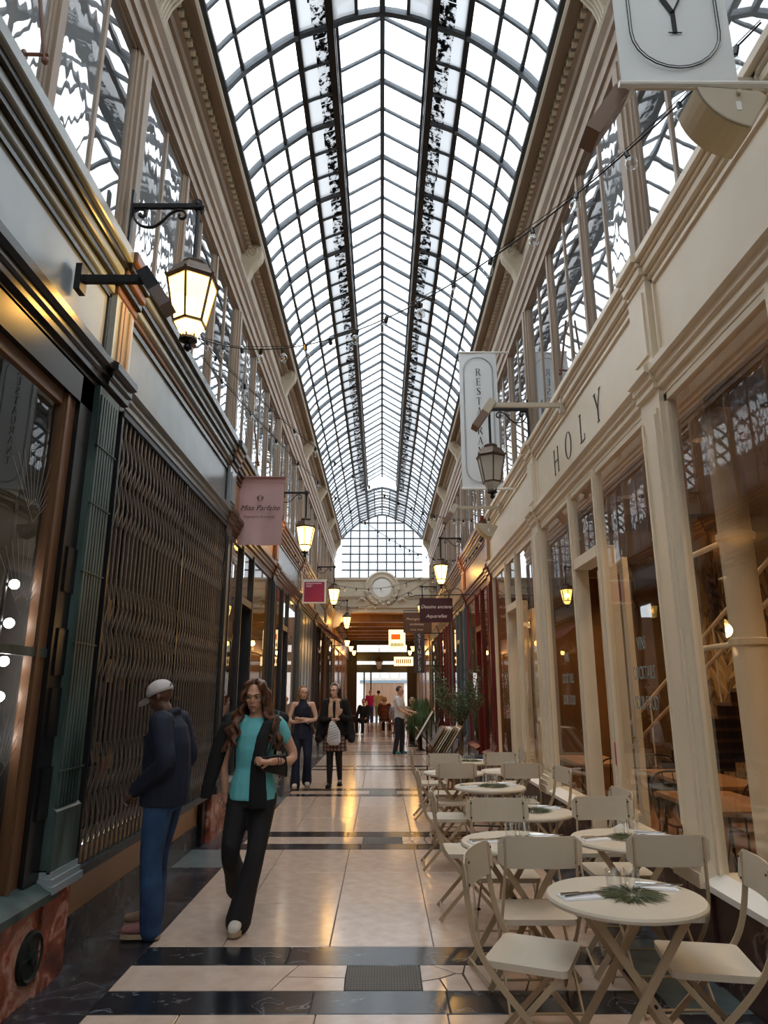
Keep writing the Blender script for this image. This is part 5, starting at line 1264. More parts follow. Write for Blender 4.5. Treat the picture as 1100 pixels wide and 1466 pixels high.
m.build('trunk', M('olive_bark', (96, 78, 62), .85, bump=.4, bs=40), o)
m = MB(); leaf_cloud(m, [tuple(t) for t in tips], 2600, .06, .010, rr, .055); lv = m.build('foliage', M('olive_leaf', (92, 116, 72), .6, var=.4, vs=8), o); lv['kind'] = 'stuff'
o = tag(empty('potted_fern', (1.12, 21.0, 0)), 'bushy green arching fern on a dark stand beyond the man in white', 'plant')
m = MB(); m.lathe([(.16, 0), (.14, .02), (.05, .05), (.04, .62), (.16, .66), (.2, .9), (.18, .9), (.02, .86)], (0, 0, 0), 18); m.build('stand', mt['blackpaint'], o)
m = MB(); 
for i in range(300):
    a = rr.uniform(0, 2*PI); L = rr.uniform(.3, .55); up = rr.uniform(.15, .6); p0 = Vector((.08*math.cos(a), .08*math.sin(a), .88)); d = Vector((math.cos(a), math.sin(a), 0)); sd = Vector((-math.sin(a), math.cos(a), 0))
    p1 = p0+d*L*.45+Vector((0, 0, up)); p2 = p0+d*L*.8+Vector((0, 0, up*.45-.15)); p3 = p0+d*L*.92+Vector((0, 0, -.35-up*.5)); w = .005
    m.add([p0, p1+sd*w, p1-sd*w, p2+sd*w, p2-sd*w, p3], [(0, 1, 2), (1, 3, 4, 2), (3, 5, 4)])
lv = m.build('fronds', M('fern_leaf', (70, 104, 48), .6, var=.5, vs=14), o); lv['kind'] = 'stuff'
# awning on the dark brown shop
o = tag(empty('awning', (-1.9, B(4)+.3, 3.6)), 'maroon fabric awning on thin iron arms over the dark brown shop', 'awning')
m = MB(); L = BAY-.6; m.prism([(0, 0), (.0, .03), (.62, -.42), (.62, -.47)], lambda d, z: (d, 0, z), lambda d, z: (d, L, z)); m.build('canvas', M('maroon_canvas', (96, 34, 34), .8), o)
for y in (.02, L-.02):
    m = MB(); m.tube([(0, y, -.5), (.6, y, -.44)], .012, 6); m.tube([(0, y, -.05), (.6, y, -.44)], .012, 6); m.tube([(0, y, -.9), (.35, y, -.46)], .01, 6); m.build('arm', mt['iron'], o)

# ================================================================= far passage beyond the end wall
FY = 40.0
m = MB(); m.box(-2.3, 2.3, YEND+.3, FY, 4.72, 4.85); fc = struct(m.build('ceiling_passage', M('honey_wood_ceiling', (178, 112, 60), .5, var=.2)))
for i in range(6):
    y = YEND+.9+i*2.0; m = MB(); m.box(-1.95, 1.95, y, y+.22, 4.42, 4.72); m.build('ceiling_beam', mt['oak'], fc)
m = MB(); m.box(-1.95, -1.8, YEND+.3, FY, 4.42, 4.72); m.box(1.8, 1.95, YEND+.3, FY, 4.42, 4.72); m.build('ceiling_cornice', mt['oak'], fc)
for s in (-1, 1):
    m = MB(); xa, xb = sorted((X(s, -.3), X(s, 0))); m.box(xa, xb, YEND+.0, FY, 0, 4.8); w = struct(m.build('wall_passage_'+SIDE[s], mt['darkwood']))
    for i in range(4):
        y = YEND+.5+i*2.95
        m = MB(); bx(m, s, 0, .05, y, y+.25, 0, 4.4); m.build('pilaster', mt['oak'], w)
        m = MB(); bx(m, s, 0, .02, y+.4, y+2.8, .6, 3.3); m.build('shop_glass', M('painted_lit_glass', (170, 120, 66), .15), w)  # warm shop light put into the colour of opaque panes
        m = MB(); bx(m, s, 0, .06, y+.25, y+2.95, 3.4, 4.1); m.build('fascia', mt['oakfascia'], w)
for i, y in enumerate((29.3, 33.0, 36.5)):
    for s in (-1, 1):
        o = tag(empty('globe_lantern', (s*1.45, y, 3.65)), 'small lit lantern hanging in the far passage', 'lantern', 'far passage lanterns')
        m = MB(); m.lathe([(.05, -.16), (.10, .0), (.11, .06), (.02, .1)], (0, 0, 0), 10); m.build('lit_glass', mt['lampglow'], o)
        m = MB(); m.lathe([(.12, .06), (.06, .14), (.02, .17)], (0, 0, 0), 10); m.tube([(0, 0, .15), (0, 0, .4), (s*.5, 0, .4)], .012, 6); m.build('bracket', mt['iron'], o)
        point_light('far_lantern_light', (0, 0, -.05), 30, (255, 186, 96), .1, o)
o = tag(empty('hanging_lantern', (-.15, 37.5, 3.0)), 'dark copper lantern hanging in the middle of the far passage', 'lantern')
m = MB(); m.tube([(0, 0, .5), (0, 0, 1.7)], .012, 6); m.lathe([(.2, .2), (.22, .24), (.08, .42), (.03, .5)], (0, 0, 0), 6); m.lathe([(.1, -.18), (.11, -.2), (.03, -.26)], (0, 0, 0), 6)
for i in range(6): a = i*PI/3; m.bar((.19*math.cos(a), .19*math.sin(a), .2), (.1*math.cos(a), .1*math.sin(a), -.19), .012, .012)
m.build('lantern_frame', mt['copper'], o)
m = MB(); m.lathe([(.095, -.18), (.18, .2), (.02, .21)], (0, 0, 0), 6); m.build('lantern_glass', mt['lampoff'], o)
# street end: dark transom beams, posts, daylight beyond
m = MB(); m.box(-2.2, 2.2, FY, FY+.3, 4.25, 5.2); m.box(-2.2, -1.42, FY, FY+.3, 0, 4.25); m.box(1.42, 2.2, FY, FY+.3, 0, 4.25); we = struct(m.build('wall_street_end', mt['darkwood']))
for z0, z1 in ((3.35, 3.85), (2.72, 3.15)):
    m = MB(); m.box(-1.42, 1.42, FY+.05, FY+.25, z0, z1); m.build('transom_beam', mt['blackpaint'], we)
for x in (-1.0, -.62):
    m = MB(); m.box(x-.04, x+.04, FY+.1, FY+.2, 0, 2.75); m.build('door_post', mt['bluegrey'], we)
m = MB(); m.box(-6, 6, FY+.2, 62, -.15, -.01); struct(m.build('floor_street', M('street_paving', (150, 148, 144), .6, var=.2)))
m = MB(); m.box(-6, 6, 52, 52.4, 0, 9); wf = struct(m.build('wall_street_facade', M('pale_stone_facade', (190, 178, 166), .7, var=.15)))
m = MB(); m.box(-1.2, 1.6, 51.9, 52, 0, 2.3); m.build('facade_door', M('orange_brown_doors', (104, 72, 46), .5, var=.4, vs=3, stretch=(6, 1, .2)), wf)
m = MB(); m.box(-1.6, 2.0, 51.86, 52, 2.3, 2.5); m.build('facade_lintel', mt['bluegrey'], wf)
for i in range(5):
    for j in range(3):
        m = MB(); m.box(-1.5+i*.7, -1.5+i*.7+.62, 51.95, 52, 2.6+j*.75, 2.6+j*.75+.68); m.build('facade_pane', M('facade_glass', (160, 158, 154), .15), wf)
o = tag(empty('street_kiosk', (-1.9, 47.3, 0)), 'blue panel standing in the street beyond the far passage', 'kiosk')
m = MB(); m.box(-.15, .15, -.3, .3, .25, 2.2); bevel(m.build('panel', M('blue_panel', (30, 80, 140), .4), o), .02)
m = MB(); m.box(-.17, .17, -.33, .33, 2.2, 2.3); m.box(-.12, .12, -.25, .25, -.01, .25); m.build('frame', mt['charcoal'], o)

# ================================================================= people
def remesh(mb, name, mat, voxel=.012, smooth=3, parent=None, loc=None):
    """fuses overlapping solids into one continuous smooth surface"""
    me = mb.mesh(name+'_raw', mat); o = bpy.data.objects.new(name+'_raw', me); COL.objects.link(o)
    r = o.modifiers.new('r', 'REMESH'); r.mode = 'VOXEL'; r.voxel_size = voxel; r.use_smooth_shade = True
    if smooth: sm = o.modifiers.new('s', 'SMOOTH'); sm.factor = .5; sm.iterations = smooth
    dg = bpy.context.evaluated_depsgraph_get(); res = bpy.data.meshes.new_from_object(o.evaluated_get(dg)); res.name = name
    bpy.data.objects.remove(o); bpy.data.meshes.remove(me)
    res.materials.clear(); res.materials.append(mat); res.polygons.foreach_set('use_smooth', [True]*len(res.polygons))
    return put(name, res, parent, loc)
def limb(m, pts, rad, n=10, k=4, fl=1.):
    P = catmull(pts, k); N = len(pts)-1; rs = []
    for i in range(len(P)):
        t = i/k; a = min(int(t), N-1); f = t-a; rs.append(rad[a]*(1-f)+rad[min(a+1, N)]*f)
    m.tube(P, rs, n, sy=fl); m.ball(P[0], rs[0]*.98, 10, 7); m.ball(P[-1], rs[-1]*.98, 10, 7)
def torso_rings(m, rows, n=16):
    m.loft([[(cx+rx*math.cos(2*PI*i/n), cy+ry*math.sin(2*PI*i/n), z) for i in range(n)] for cx, cy, z, rx, ry in rows])
def hand(m, w, d, side, curl=.5, palm=None, sc=1.):
    """palm and five bent fingers; w wrist point, d pointing direction, palm = direction the palm faces"""
    w = Vector(w); d = Vector(d).normalized(); pn = Vector(palm or (0, 1, 0)); pn = (pn - d*pn.dot(d)).normalized(); sd = d.cross(pn).normalized()*side
    c = w + d*.045*sc
    m.tube([w-d*.02*sc, w+d*.02*sc, c, w+d*.085*sc], [.022*sc, .027*sc, .034*sc, .030*sc], 10, sy=.55)
    for i, (off, L) in enumerate(((.027, .066), (.009, .075), (-.009, .070), (-.026, .055))):
        b = w + d*.08*sc + sd*off*sc; L *= sc; a1, a2, a3 = curl*.7, curl*1.7, curl*2.4
        p1 = b + (d*math.cos(a1)+pn*math.sin(a1))*L*.42; p2 = p1 + (d*math.cos(a2)+pn*math.sin(a2))*L*.34; p3 = p2 + (d*math.cos(a3)+pn*math.sin(a3))*L*.26
        m.tube([b-d*.01, b, p1, p2, p3], [.0088*sc, .0088*sc, .0082*sc, .0076*sc, .0062*sc], 8); m.ball(p3, .0062*sc, 7, 5)
    b = w + d*.03*sc + sd*.024*sc; p1 = b + (d*.55+sd*.65+pn*.3).normalized()*.036*sc; p2 = p1 + (d*.85+sd*.15+pn*.45).normalized()*.034*sc
    m.tube([b-sd*.008, b, p1, p2], [.012*sc, .0115*sc, .0095*sc, .0075*sc], 8); m.ball(p2, .0075*sc, 7, 5)
def head(m, c, yaw=0., pitch=0., sc=1.):
    """head facing local -Y turned by yaw / pitch; returns a placing function"""
    Q = Matrix.Rotation(yaw, 3, 'Z') @ Matrix.Rotation(pitch, 3, 'X'); c = Vector(c)
    f = lambda x, y, z: c + Q @ Vector((x*sc, y*sc, z*sc))
    def ell(x, y, z, rx, ry, rz, n=12, mm=9):
        rings = []
        for i in range(mm+1):
            t = PI*i/mm; q = max(math.sin(t), .03); rings.append([f(x+rx*q*math.cos(2*PI*k/n), y+ry*q*math.sin(2*PI*k/n), z-rz*math.cos(t)) for k in range(n)])
        m.loft(rings)
    ell(0, .012, .028, .074, .092, .088); ell(0, -.018, -.04, .058, .066, .075); ell(0, -.048, -.088, .026, .026, .024)
    ell(0, -.072, .022, .055, .018, .012); ell(0, -.078, -.062, .024, .014, .012)
    for sx in (-1, 1): ell(sx*.036, -.058, -.022, .022, .022, .02); ell(sx*.076, .012, -.012, .010, .018, .03)
    m.loft([[f(x, y, z) for x, y, z in r] for r in ([(-.007, -.080, .02), (.007, -.080, .02), (.007, -.07, .02), (-.007, -.07, .02)], [(-.010, -.098, -.022), (.010, -.098, -.022), (.014, -.07, -.022), (-.014, -.07, -.022)], [(-.014, -.092, -.034), (.014, -.092, -.034), (.016, -.07, -.036), (-.016, -.07, -.036)])])
    return f
eye_w = M('eye_white', (225, 220, 214), .3); eye_d = M('eye_iris', (44, 30, 22), .2); lipm = M('lip', (168, 96, 88), .5); browm = M('eyebrow', (58, 40, 30), .7)
def face(par, f, lip=lipm, brow=browm, sc=1.):
    for sx in (-1, 1):
        m = MB(); m.ball(f(sx*.031, -.0735, .004), .0105*sc, 10, 7); m.build('eye', eye_w, par, True)
        m = MB(); m.ball(f(sx*.031, -.0785, .003), .0074*sc, 8, 6); m.build('iris', eye_d, par, True)
        m = MB(); m.tube([f(sx*.013, -.090, .022), f(sx*.032, -.089, .028), f(sx*.05, -.074, .023)], [.003*sc, .0038*sc, .002*sc], 6); m.build('eyebrow', brow, par)
        m = MB(); m.tube([f(sx*.018, -.083, .010), f(sx*.031, -.087, .0145), f(sx*.044, -.078, .010)], .0022*sc, 5); m.build('eyelid', brow, par)
    m = MB(); m.tube([f(-.024, -.083, -.060), f(-.008, -.0925, -.0575), f(0, -.092, -.059), f(.008, -.0925, -.0575), f(.024, -.083, -.060)], [.0015*sc, .0042*sc, .004*sc, .0042*sc, .0015*sc], 6)
    m.tube([f(-.022, -.083, -.062), f(0, -.0915, -.067), f(.022, -.083, -.062)], [.0015*sc, .0052*sc, .0015*sc], 6); m.build('lips', lip, par)
def body(par, skin, J, female=False, voxel=.010, palms=None):
    """one continuous body surface from a dictionary of joints"""
    m = MB(); g = lambda k: Vector(J[k])
    pel, ch, nk, hd = g('pelvis'), g('chest'), g('neck'), g('head')
    torso = [pel+Vector((0, 0, -.08)), pel, pel.lerp(ch, .45), ch, ch.lerp(nk, .6), nk]
    wd = (.115 if female else .125, .138 if female else .15, .115 if female else .135, .135 if female else .155, .12, .052); dp = (.09, .105, .085, .105, .08, .052)
    torso_rings(m, [(p.x, p.y, p.z, w, d) for p, w, d in zip(torso, wd, dp)])
    limb(m, [nk-Vector((0, 0, .06)), nk+Vector((0, 0, .02)), hd-Vector((0, 0, .03))], (.06, .05, .05))
    f = head(m, hd, J.get('yaw', 0), J.get('pitch', 0))
    for s_ in 'LR':
        limb(m, [g('sh'+s_), g('el'+s_), g('wr'+s_)], (.05 if female else .056, .037, .026))
        limb(m, [ch.lerp(nk, .55), g('sh'+s_)], (.07, .052))
        hnd = J.get('hd'+s_)
        dirv = Vector(hnd) if hnd else (g('wr'+s_)-g('el'+s_)); pal = (palms or {}).get(s_, (0, 1, 0))
        hand(m, g('wr'+s_), dirv, 1 if s_ == 'L' else -1, J.get('curl'+s_, .45), pal, .95 if female else 1.05)
        limb(m, [g('hip'+s_), g('hip'+s_).lerp(g('kn'+s_), .5), g('kn'+s_), g('kn'+s_).lerp(g('an'+s_), .35), g('an'+s_)], (.088, .075, .054, .052, .036))
        an = g('an'+s_); t = Vector(J.get('toe'+s_, an + Vector((0, -.15, -.05)))); limb(m, [an+Vector((0, .02, -.03)), an.lerp(t, .7)+Vector((0, 0, .02))], (.032, .020), fl=.8)
    return remesh(m, 'body', skin, voxel, 3, par), f
def trousers(par, J, mat, flare=0., waist=.0, fat=1., voxel=.012, low=0.03):
    m = MB(); g = lambda k: Vector(J[k]); pel = g('pelvis')
    torso_rings(m, [(pel.x, pel.y, pel.z-.13, .165*fat, .125*fat), (pel.x, pel.y, pel.z-.03, .172*fat, .13*fat), (pel.x, pel.y, pel.z+.07+waist, .152*fat, .118*fat), (pel.x, pel.y, pel.z+.14+waist, .14*fat, .108*fat)])
    for s_ in 'LR':
        an = g('an'+s_) - Vector((0, 0, low)); kn = g('kn'+s_)
        limb(m, [g('hip'+s_)+Vector((0, 0, -.02)), g('hip'+s_).lerp(kn, .5), kn, kn.lerp(an, .5), an], (.102*fat, .09*fat, .07*fat, (.066+flare*.35)*fat, (.06+flare)*fat), 12)
    return remesh(m, 'trousers', mat, voxel, 2, par)
def shoe(par, an, toe, mat, sole, name='shoe', hs=1.):
    an, toe = Vector(an), Vector(toe); d = (toe-an); d.z = 0; d = d.normalized(); m = MB()
    heel = Vector((an.x, an.y, toe.z)) - d*.05; tip = Vector((toe.x, toe.y, toe.z)) + d*.02; up = Vector((0, 0, 1)) if abs(an.z-toe.z) < .12 else Vector((0, 0, 1))
    L = [heel, heel.lerp(tip, .25), heel.lerp(tip, .5), heel.lerp(tip, .75), tip-d*.012]
    sd = d.cross(up); rings = []
    for p, w, h in zip(L, (.034, .042, .042, .047, .034), (.09, .10, .085, .064, .05)):
        rings.append([p+sd*(w*math.cos(2*PI*k/12))+Vector((0, 0, .012+h*hs*max(0, .5+.5*math.sin(2*PI*k/12)))) for k in range(12)])
    m.loft(rings); o = remesh(m, name, mat, .008, 2, par)
    m = MB(); ol = [heel-d*.012-sd*.02, heel-sd*.032, heel.lerp(tip, .35)-sd*.036, heel.lerp(tip, .72)-sd*.048, tip-d*.02-sd*.036, tip, tip-d*.02+sd*.036, heel.lerp(tip, .72)+sd*.048, heel.lerp(tip, .35)+sd*.036, heel+sd*.032, heel-d*.012+sd*.02]
    z0 = toe.z; m.loft([[(p.x, p.y, z0-.006) for p in ol], [(p.x, p.y, z0+.020) for p in ol]]); m.build('sole', sole, o)
    return o
def hair_mass(par, f, strands, mat, rad=.016, cap=True, voxel=.011, capz=.03, seed=1, wave=.012):
    m = MB(); rr = random.Random(seed)
    if cap:
        rings = []
        for i in range(8):
            t = PI*i/7; q = max(math.sin(t), .05); rings.append([f(.083*q*math.cos(2*PI*k/14), .022+.094*q*math.sin(2*PI*k/14), .042-.092*math.cos(t)) if not (math.sin(2*PI*k/14) < -.2 and -.092*math.cos(t) < .035) else f(.076*q*math.cos(2*PI*k/14), .03+.03*q*math.sin(2*PI*k/14), .042-.092*math.cos(t)) for k in range(14)])
        m.loft(rings)
    for pts in strands:
        P = catmull([Vector(p) for p in pts], 6); ph = rr.uniform(0, 6)
        P = [p + Vector((math.sin(i*.9+ph), math.cos(i*.8+ph), 0))*wave*min(1, i/6) for i, p in enumerate(P)]
        n = len(P); m.tube(P, [rad*(.9 if i < n*.7 else .9-.6*(i-n*.7)/(n*.3)) for i in range(n)], 7)
    return remesh(m, 'hair', mat, voxel, 1, par)
SK = {'olive': M('olive_skin', (214, 162, 134), .5, var=.06), 'fair': M('fair_skin', (224, 180, 156), .5, var=.05), 'dark': M('dark_brown_skin', (104, 70, 56), .45, var=.08), 'tan': M('tan_skin', (206, 158, 132), .5)}
def person(lab, loc, rz, sc=1.):
    o = tag(empty('person', loc, R(rz)), lab, 'person'); o.scale = (sc, sc, sc); return o
blk = M('black_cloth', (22, 22, 25), .85, var=.2, bump=.2, bs=60); navy = M('navy_cloth', (28, 34, 54), .8, var=.25, vs=9, bump=.3, bs=25)
jean = M('blue_denim', (52, 84, 124), .85, var=.35, vs=7, bump=.3, bs=80, dark=(34, 56, 90)); dj = M('black_denim', (34, 33, 36), .8, var=.25, bump=.25, bs=60); ij = M('indigo_denim', (30, 38, 62), .8, var=.25)
wsh = M('white_leather', (222, 216, 206), .5); gum = M('gum_sole', (170, 148, 120), .7)

# ---- woman in a turquoise T-shirt walking towards the camera
p = person('woman in a turquoise T-shirt and dark flared jeans, black cardigan over her shoulders', (-.95, 5.45, 0), 6, 1.0)
J = dict(pelvis=(0, 0, .93), chest=(0, -.005, 1.25), neck=(0, .01, 1.435), head=(-.01, -.025, 1.575), yaw=R(-10), pitch=R(8),
         shL=(.165, .01, 1.385), elL=(.285, .035, 1.13), wrL=(.13, -.19, 1.12), hdL=(-1, -.25, .06), shR=(-.165, .01, 1.385), elR=(-.225, .03, 1.12), wrR=(-.20, .05, .89),
         hipL=(.085, 0, .89), knL=(.045, -.10, .50), anL=(-.055, -.10, .10), toeL=(-.075, -.235, .02), hipR=(-.085, 0, .89), knR=(-.135, -.05, .50), anR=(-.10, .30, .22), toeR=(-.10, .27, .07), curlL=.75, curlR=.4)
bd, f = body(p, SK['olive'], J, True, .0085, {'L': (0, 1, .1), 'R': (.6, .6, 0)})
face(p, f)
tq = M('turquoise_jersey', (112, 200, 206), .8, var=.12, vs=9, bump=.25, bs=18)
m = MB(); torso_rings(m, [(0, 0, .85, .180, .146), (0, 0, .95, .168, .134), (0, -.004, 1.07, .136, .110), (0, -.008, 1.2, .143, .124), (0, -.004, 1.30, .146, .118), (0, .004, 1.385, .12, .09), (0, .008, 1.42, .075, .07)])
for sx in (-1, 1): limb(m, [(sx*.09, 0, 1.385), (sx*.165, .01, 1.37), (sx*.212, .02, 1.28)], (.060, .062, .058), 12)
remesh(m, 'tshirt', tq, .010, 2, p)
trousers(p, J, dj, .035, -.07, .96, .011)
shoe(p, J['anL'], J['toeL'], wsh, gum); shoe(p, J['anR'], J['toeR'], wsh, gum)
m = MB()                                                             # draped black cardigan: shoulders, hanging sleeve, front fall
limb(m, [(-.21, .03, 1.40), (-.08, .085, 1.435), (.08, .085, 1.435), (.20, .04, 1.41)], (.055, .055, .055, .05), 10)
torso_rings(m, [(-.335, -.03, .86, .043, .036), (-.325, -.03, .92, .047, .038), (-.29, -.02, 1.07, .056, .046), (-.255, -.01, 1.22, .062, .058), (-.205, .0, 1.37, .056, .062), (-.18, .01, 1.41, .04, .05)])
torso_rings(m, [(.05, -.158, .80, .072, .016), (.048, -.162, .88, .07, .017), (.042, -.160, 1.0, .062, .018), (.04, -.152, 1.12, .054, .02), (.062, -.137, 1.29, .045, .022), (.095, -.09, 1.39, .04, .026), (.11, -.03, 1.43, .036, .03)])
torso_rings(m, [(0, .10, 1.0, .15, .035), (0, .115, 1.2, .17, .035), (0, .10, 1.38, .19, .045)], 14)
remesh(m, 'cardigan', blk, .011, 2, p)
hs = []
for i in range(17):                                                  # long wavy hair, parted in the middle
    a = R(20+320*i/16); 
    if abs(a-PI) < .0: continue
    sx, sy = math.sin(a), -math.cos(a)*-1
    top = f(.05*math.sin(a), .02-.05*math.cos(a)*-1*-1, .11); mid = f(.088*math.sin(a), .03-.075*math.cos(a), .02); lo = f(.10*math.sin(a), .035-.06*math.cos(a), -.09)
    if math.cos(a) > .72: continue
    L = 1.24 + .05*math.sin(i*2.3); out = .135 if abs(math.sin(a)) > .4 else .06
    fr = -.05 if math.cos(a) > -.1 else .06
    hs.append([top, mid, lo, (out*math.copysign(1, math.sin(a))*1.0-.01, fr, 1.38), (1.15*out*math.copysign(1, math.sin(a))-.01, fr-.045, L)])
for sx in (-1, 1):
    for q in range(5):
        hs.append([f(sx*.012, -.02, .128), f(sx*.062, -.062+.008*q, .085), f(sx*(.083+.003*q), -.045+.018*q, .0), f(sx*(.088+.006*q), -.04+.014*q, -.085), (sx*(.105+.018*q)-.01, -.075+.012*q, 1.40), (sx*(.115+.02*q)-.01, -.105+.012*q, 1.30), (sx*(.12+.022*q)-.01, -.11+.01*q, 1.22-.012*q)])
hair_mass(p, f, hs, M('wavy_brown_hair', (122, 78, 52), .45, var=.5, vs=25, stretch=(1, 1, .25), dark=(60, 36, 24)), .019, True, .009, seed=4, wave=.016)
m = MB()
for sx in (-1, 1):
    pts = [f(sx*.033+.021*math.cos(2*PI*k/16), -.094, .002+.019*math.sin(2*PI*k/16)) for k in range(17)]; m.tube(pts, .0013, 5); m.tube([f(sx*.054, -.092, .006), f(sx*.078, .01, .006)], .0012, 4)
m.tube([f(-.012, -.095, .006), f(.012, -.095, .006)], .0012, 4); m.build('glasses', M('gold_wire', (190, 160, 110), .3, metal=1), p)
m = MB(); m.loft([[(.02, -.20, 1.155), (.235, -.09, 1.165), (.235, -.05, 1.165), (.02, -.14, 1.155)], [(.02, -.215, 1.10), (.25, -.10, 1.08), (.25, -.04, 1.08), (.02, -.13, 1.10)], [(.06, -.20, 1.06), (.25, -.10, 1.0), (.25, -.05, 1.0), (.06, -.13, 1.06)]]); bag = m.build('bag_body', M('black_leather', (26, 24, 26), .4), None)
bg_ = tag(empty('shoulder_bag', (-.95, 5.45, 0), R(6)), 'small black shoulder bag held by the woman in turquoise', 'bag'); bag.parent = bg_; bevel(bag, .012, 3)
m = MB(); m.tube(catmull([(.10, -.16, 1.16), (.15, -.13, 1.30), (.165, -.05, 1.43), (.17, .06, 1.45), (.21, .12, 1.30), (.25, -.03, 1.08)], 5), .008, 6); m.build('strap', M('black_strap', (20, 20, 20), .6), bg_)
m = MB()
for q in (.05, .075): 
    c = Vector((.13, -.19, 1.12)).lerp(Vector((.285, .035, 1.13)), q*4); ax = (Vector((.285, .035, 1.13))-Vector((.13, -.19, 1.12))).normalized(); u_ = ax.orthogonal().normalized(); v_ = ax.cross(u_)
    m.tube([c+(u_*math.cos(2*PI*k/14)+v_*math.sin(2*PI*k/14))*.033 for k in range(15)], .0028, 5)
m.build('bracelet', mt['iron'], p)

# ---- man in a pale cap and navy jacket facing the gate
p = person('man in a pale cap, navy jacket and blue jeans standing facing the folding gate', (-1.575, 5.32, 0), -97, 1.0)
J = dict(pelvis=(0, .02, .94), chest=(0, .01, 1.26), neck=(0, -.02, 1.45), head=(.0, -.075, 1.575), yaw=R(0), pitch=R(22),
         shL=(.175, .02, 1.39), elL=(.235, .10, 1.13), wrL=(.19, -.13, .93), shR=(-.175, .02, 1.39), elR=(-.235, .08, 1.13), wrR=(-.18, -.13, .94), hdL=(-.2, -.6, -.7),
         hipL=(.09, .02, .90), knL=(.11, -.0, .50), anL=(.115, .04, .09), toeL=(.125, -.15, .02), hipR=(-.09, .02, .90), knR=(-.10, -.04, .50), anR=(-.115, -.05, .09), toeR=(-.12, -.25, .02), curlL=.8, curlR=.8)
bd, f = body(p, SK['dark'], J, False, .009, {'L': (-1, 0, 0), 'R': (1, 0, 0)}); face(p, f)
m = MB(); torso_rings(m, [(0, .02, .83, .205, .165), (0, .02, .95, .205, .168), (0, .015, 1.1, .198, .165), (0, .01, 1.25, .198, .158), (0, .01, 1.36, .175, .13), (0, 0, 1.42, .105, .095), (0, -.02, 1.475, .072, .075)])
for s_, sx in (('L', 1), ('R', -1)): limb(m, [Vector(J['sh'+s_])-Vector((sx*.05, 0, 0)), J['sh'+s_], Vector(J['sh'+s_]).lerp(Vector(J['el'+s_]), .5), J['el'+s_], Vector(J['el'+s_]).lerp(Vector(J['wr'+s_]), .5), Vector(J['wr'+s_]).lerp(Vector(J['el'+s_]), .08)], (.085, .083, .078, .07, .062, .05), 12)
limb(m, [(-.06, .05, 1.46), (0, .062, 1.475), (.06, .05, 1.46)], (.026, .026, .026))
for i in range(9):                                                   # soft cloth folds
    a = i*.7; limb(m, [(.2*math.cos(a)*.98, .015+.165*math.sin(a), .86+.05*i), (.2*math.cos(a+.5), .015+.165*math.sin(a+.5), .95+.05*i)], (.012, .012), 6)
remesh(m, 'jacket', navy, .011, 2, p)
trousers(p, J, jean, .010, -.04, 1.06, .011, .03)
shoe(p, J['anL'], J['toeL'], M('rose_canvas', (150, 104, 100), .7), gum); shoe(p, J['anR'], J['toeR'], M('tan_canvas', (150, 122, 98), .7), gum)
m = MB(); rings = []
for i in range(7):
    t = PI/2*i/6; rings.append([f(.086*math.cos(t)*math.cos(2*PI*k/18), .008+.103*math.cos(t)*math.sin(2*PI*k/18), .040+.082*math.sin(t)) for k in range(18)])
rings[-1] = [f(.004*math.cos(2*PI*k/18), .008+.004*math.sin(2*PI*k/18), .123) for k in range(18)]
rings = [[f(.086*math.cos(2*PI*k/18), .008+.103*math.sin(2*PI*k/18), .018) for k in range(18)]] + rings
m.loft(rings); cp = M('pale_grey_cap_cloth', (208, 200, 200), .8, bump=.1, bs=120)
cap = m.build('cap', cp, p, True)
m = MB(); top_, bot_ = [], []
for k in range(11):
    a = R(-78+156*k/10); top_.append(f(.088*math.sin(a), -.05-.115*math.cos(a)**.6 if math.cos(a) > 0 else -.05, .020-.028*math.cos(a))); bot_.append(f(.084*math.sin(a), .0-.085*math.cos(a), .026))
m.add([*top_, *bot_, *[v-Vector((0, 0, .006)) for v in top_], *[v-Vector((0, 0, .006)) for v in bot_]], [(i, i+1, 12+i, 11+i) for i in range(10)] + [(22+i, 33+i, 34+i, 23+i) for i in range(10)] + [(i, 22+i, 23+i, i+1) for i in range(10)]); m.build('cap_visor', cp, cap)
m = MB(); m.tube([f(.034*math.cos(R(a)), .112, .035+.026*math.sin(R(a))) for a in range(0, 181, 20)], .004, 6); m.build('cap_strap', M('cap_seam', (120, 112, 112), .8), cap)

# ---- woman in navy sleeveless top with folded arms
p = person('woman in a navy sleeveless top and dark trousers with folded arms', (-1.40, 12.75, 0), 6, 1.0)
J = dict(pelvis=(0, 0, .95), chest=(0, 0, 1.28), neck=(0, .01, 1.455), head=(0, -.012, 1.60), yaw=R(14), pitch=R(2),
         shL=(.165, .01, 1.40), elL=(.225, -.03, 1.15), wrL=(-.02, -.175, 1.165), hdL=(-1, .1, .1), shR=(-.165, .01, 1.40), elR=(-.22, -.04, 1.13), wrR=(.04, -.16, 1.12), hdR=(1, .1, .1),
         hipL=(.085, 0, .91), knL=(.10, -.04, .51), anL=(.10, .14, .14), toeL=(.11, .02, .03), hipR=(-.085, 0, .91), knR=(-.095, -.06, .50), anR=(-.10, -.04, .09), toeR=(-.11, -.18, .02), curlL=.5, curlR=.5)
bd, f = body(p, SK['fair'], J, True, .0095, {'L': (0, 1, 0), 'R': (0, 1, 0)}); face(p, f)
m = MB(); torso_rings(m, [(0, 0, .98, .15, .115), (0, 0, 1.10, .132, .105), (0, -.005, 1.24, .15, .125), (0, 0, 1.34, .148, .115), (0, .004, 1.42, .10, .08), (0, .005, 1.455, .064, .062), (0, .004, 1.495, .06, .06)]); remesh(m, 'sleeveless_top', navy, .010, 2, p)
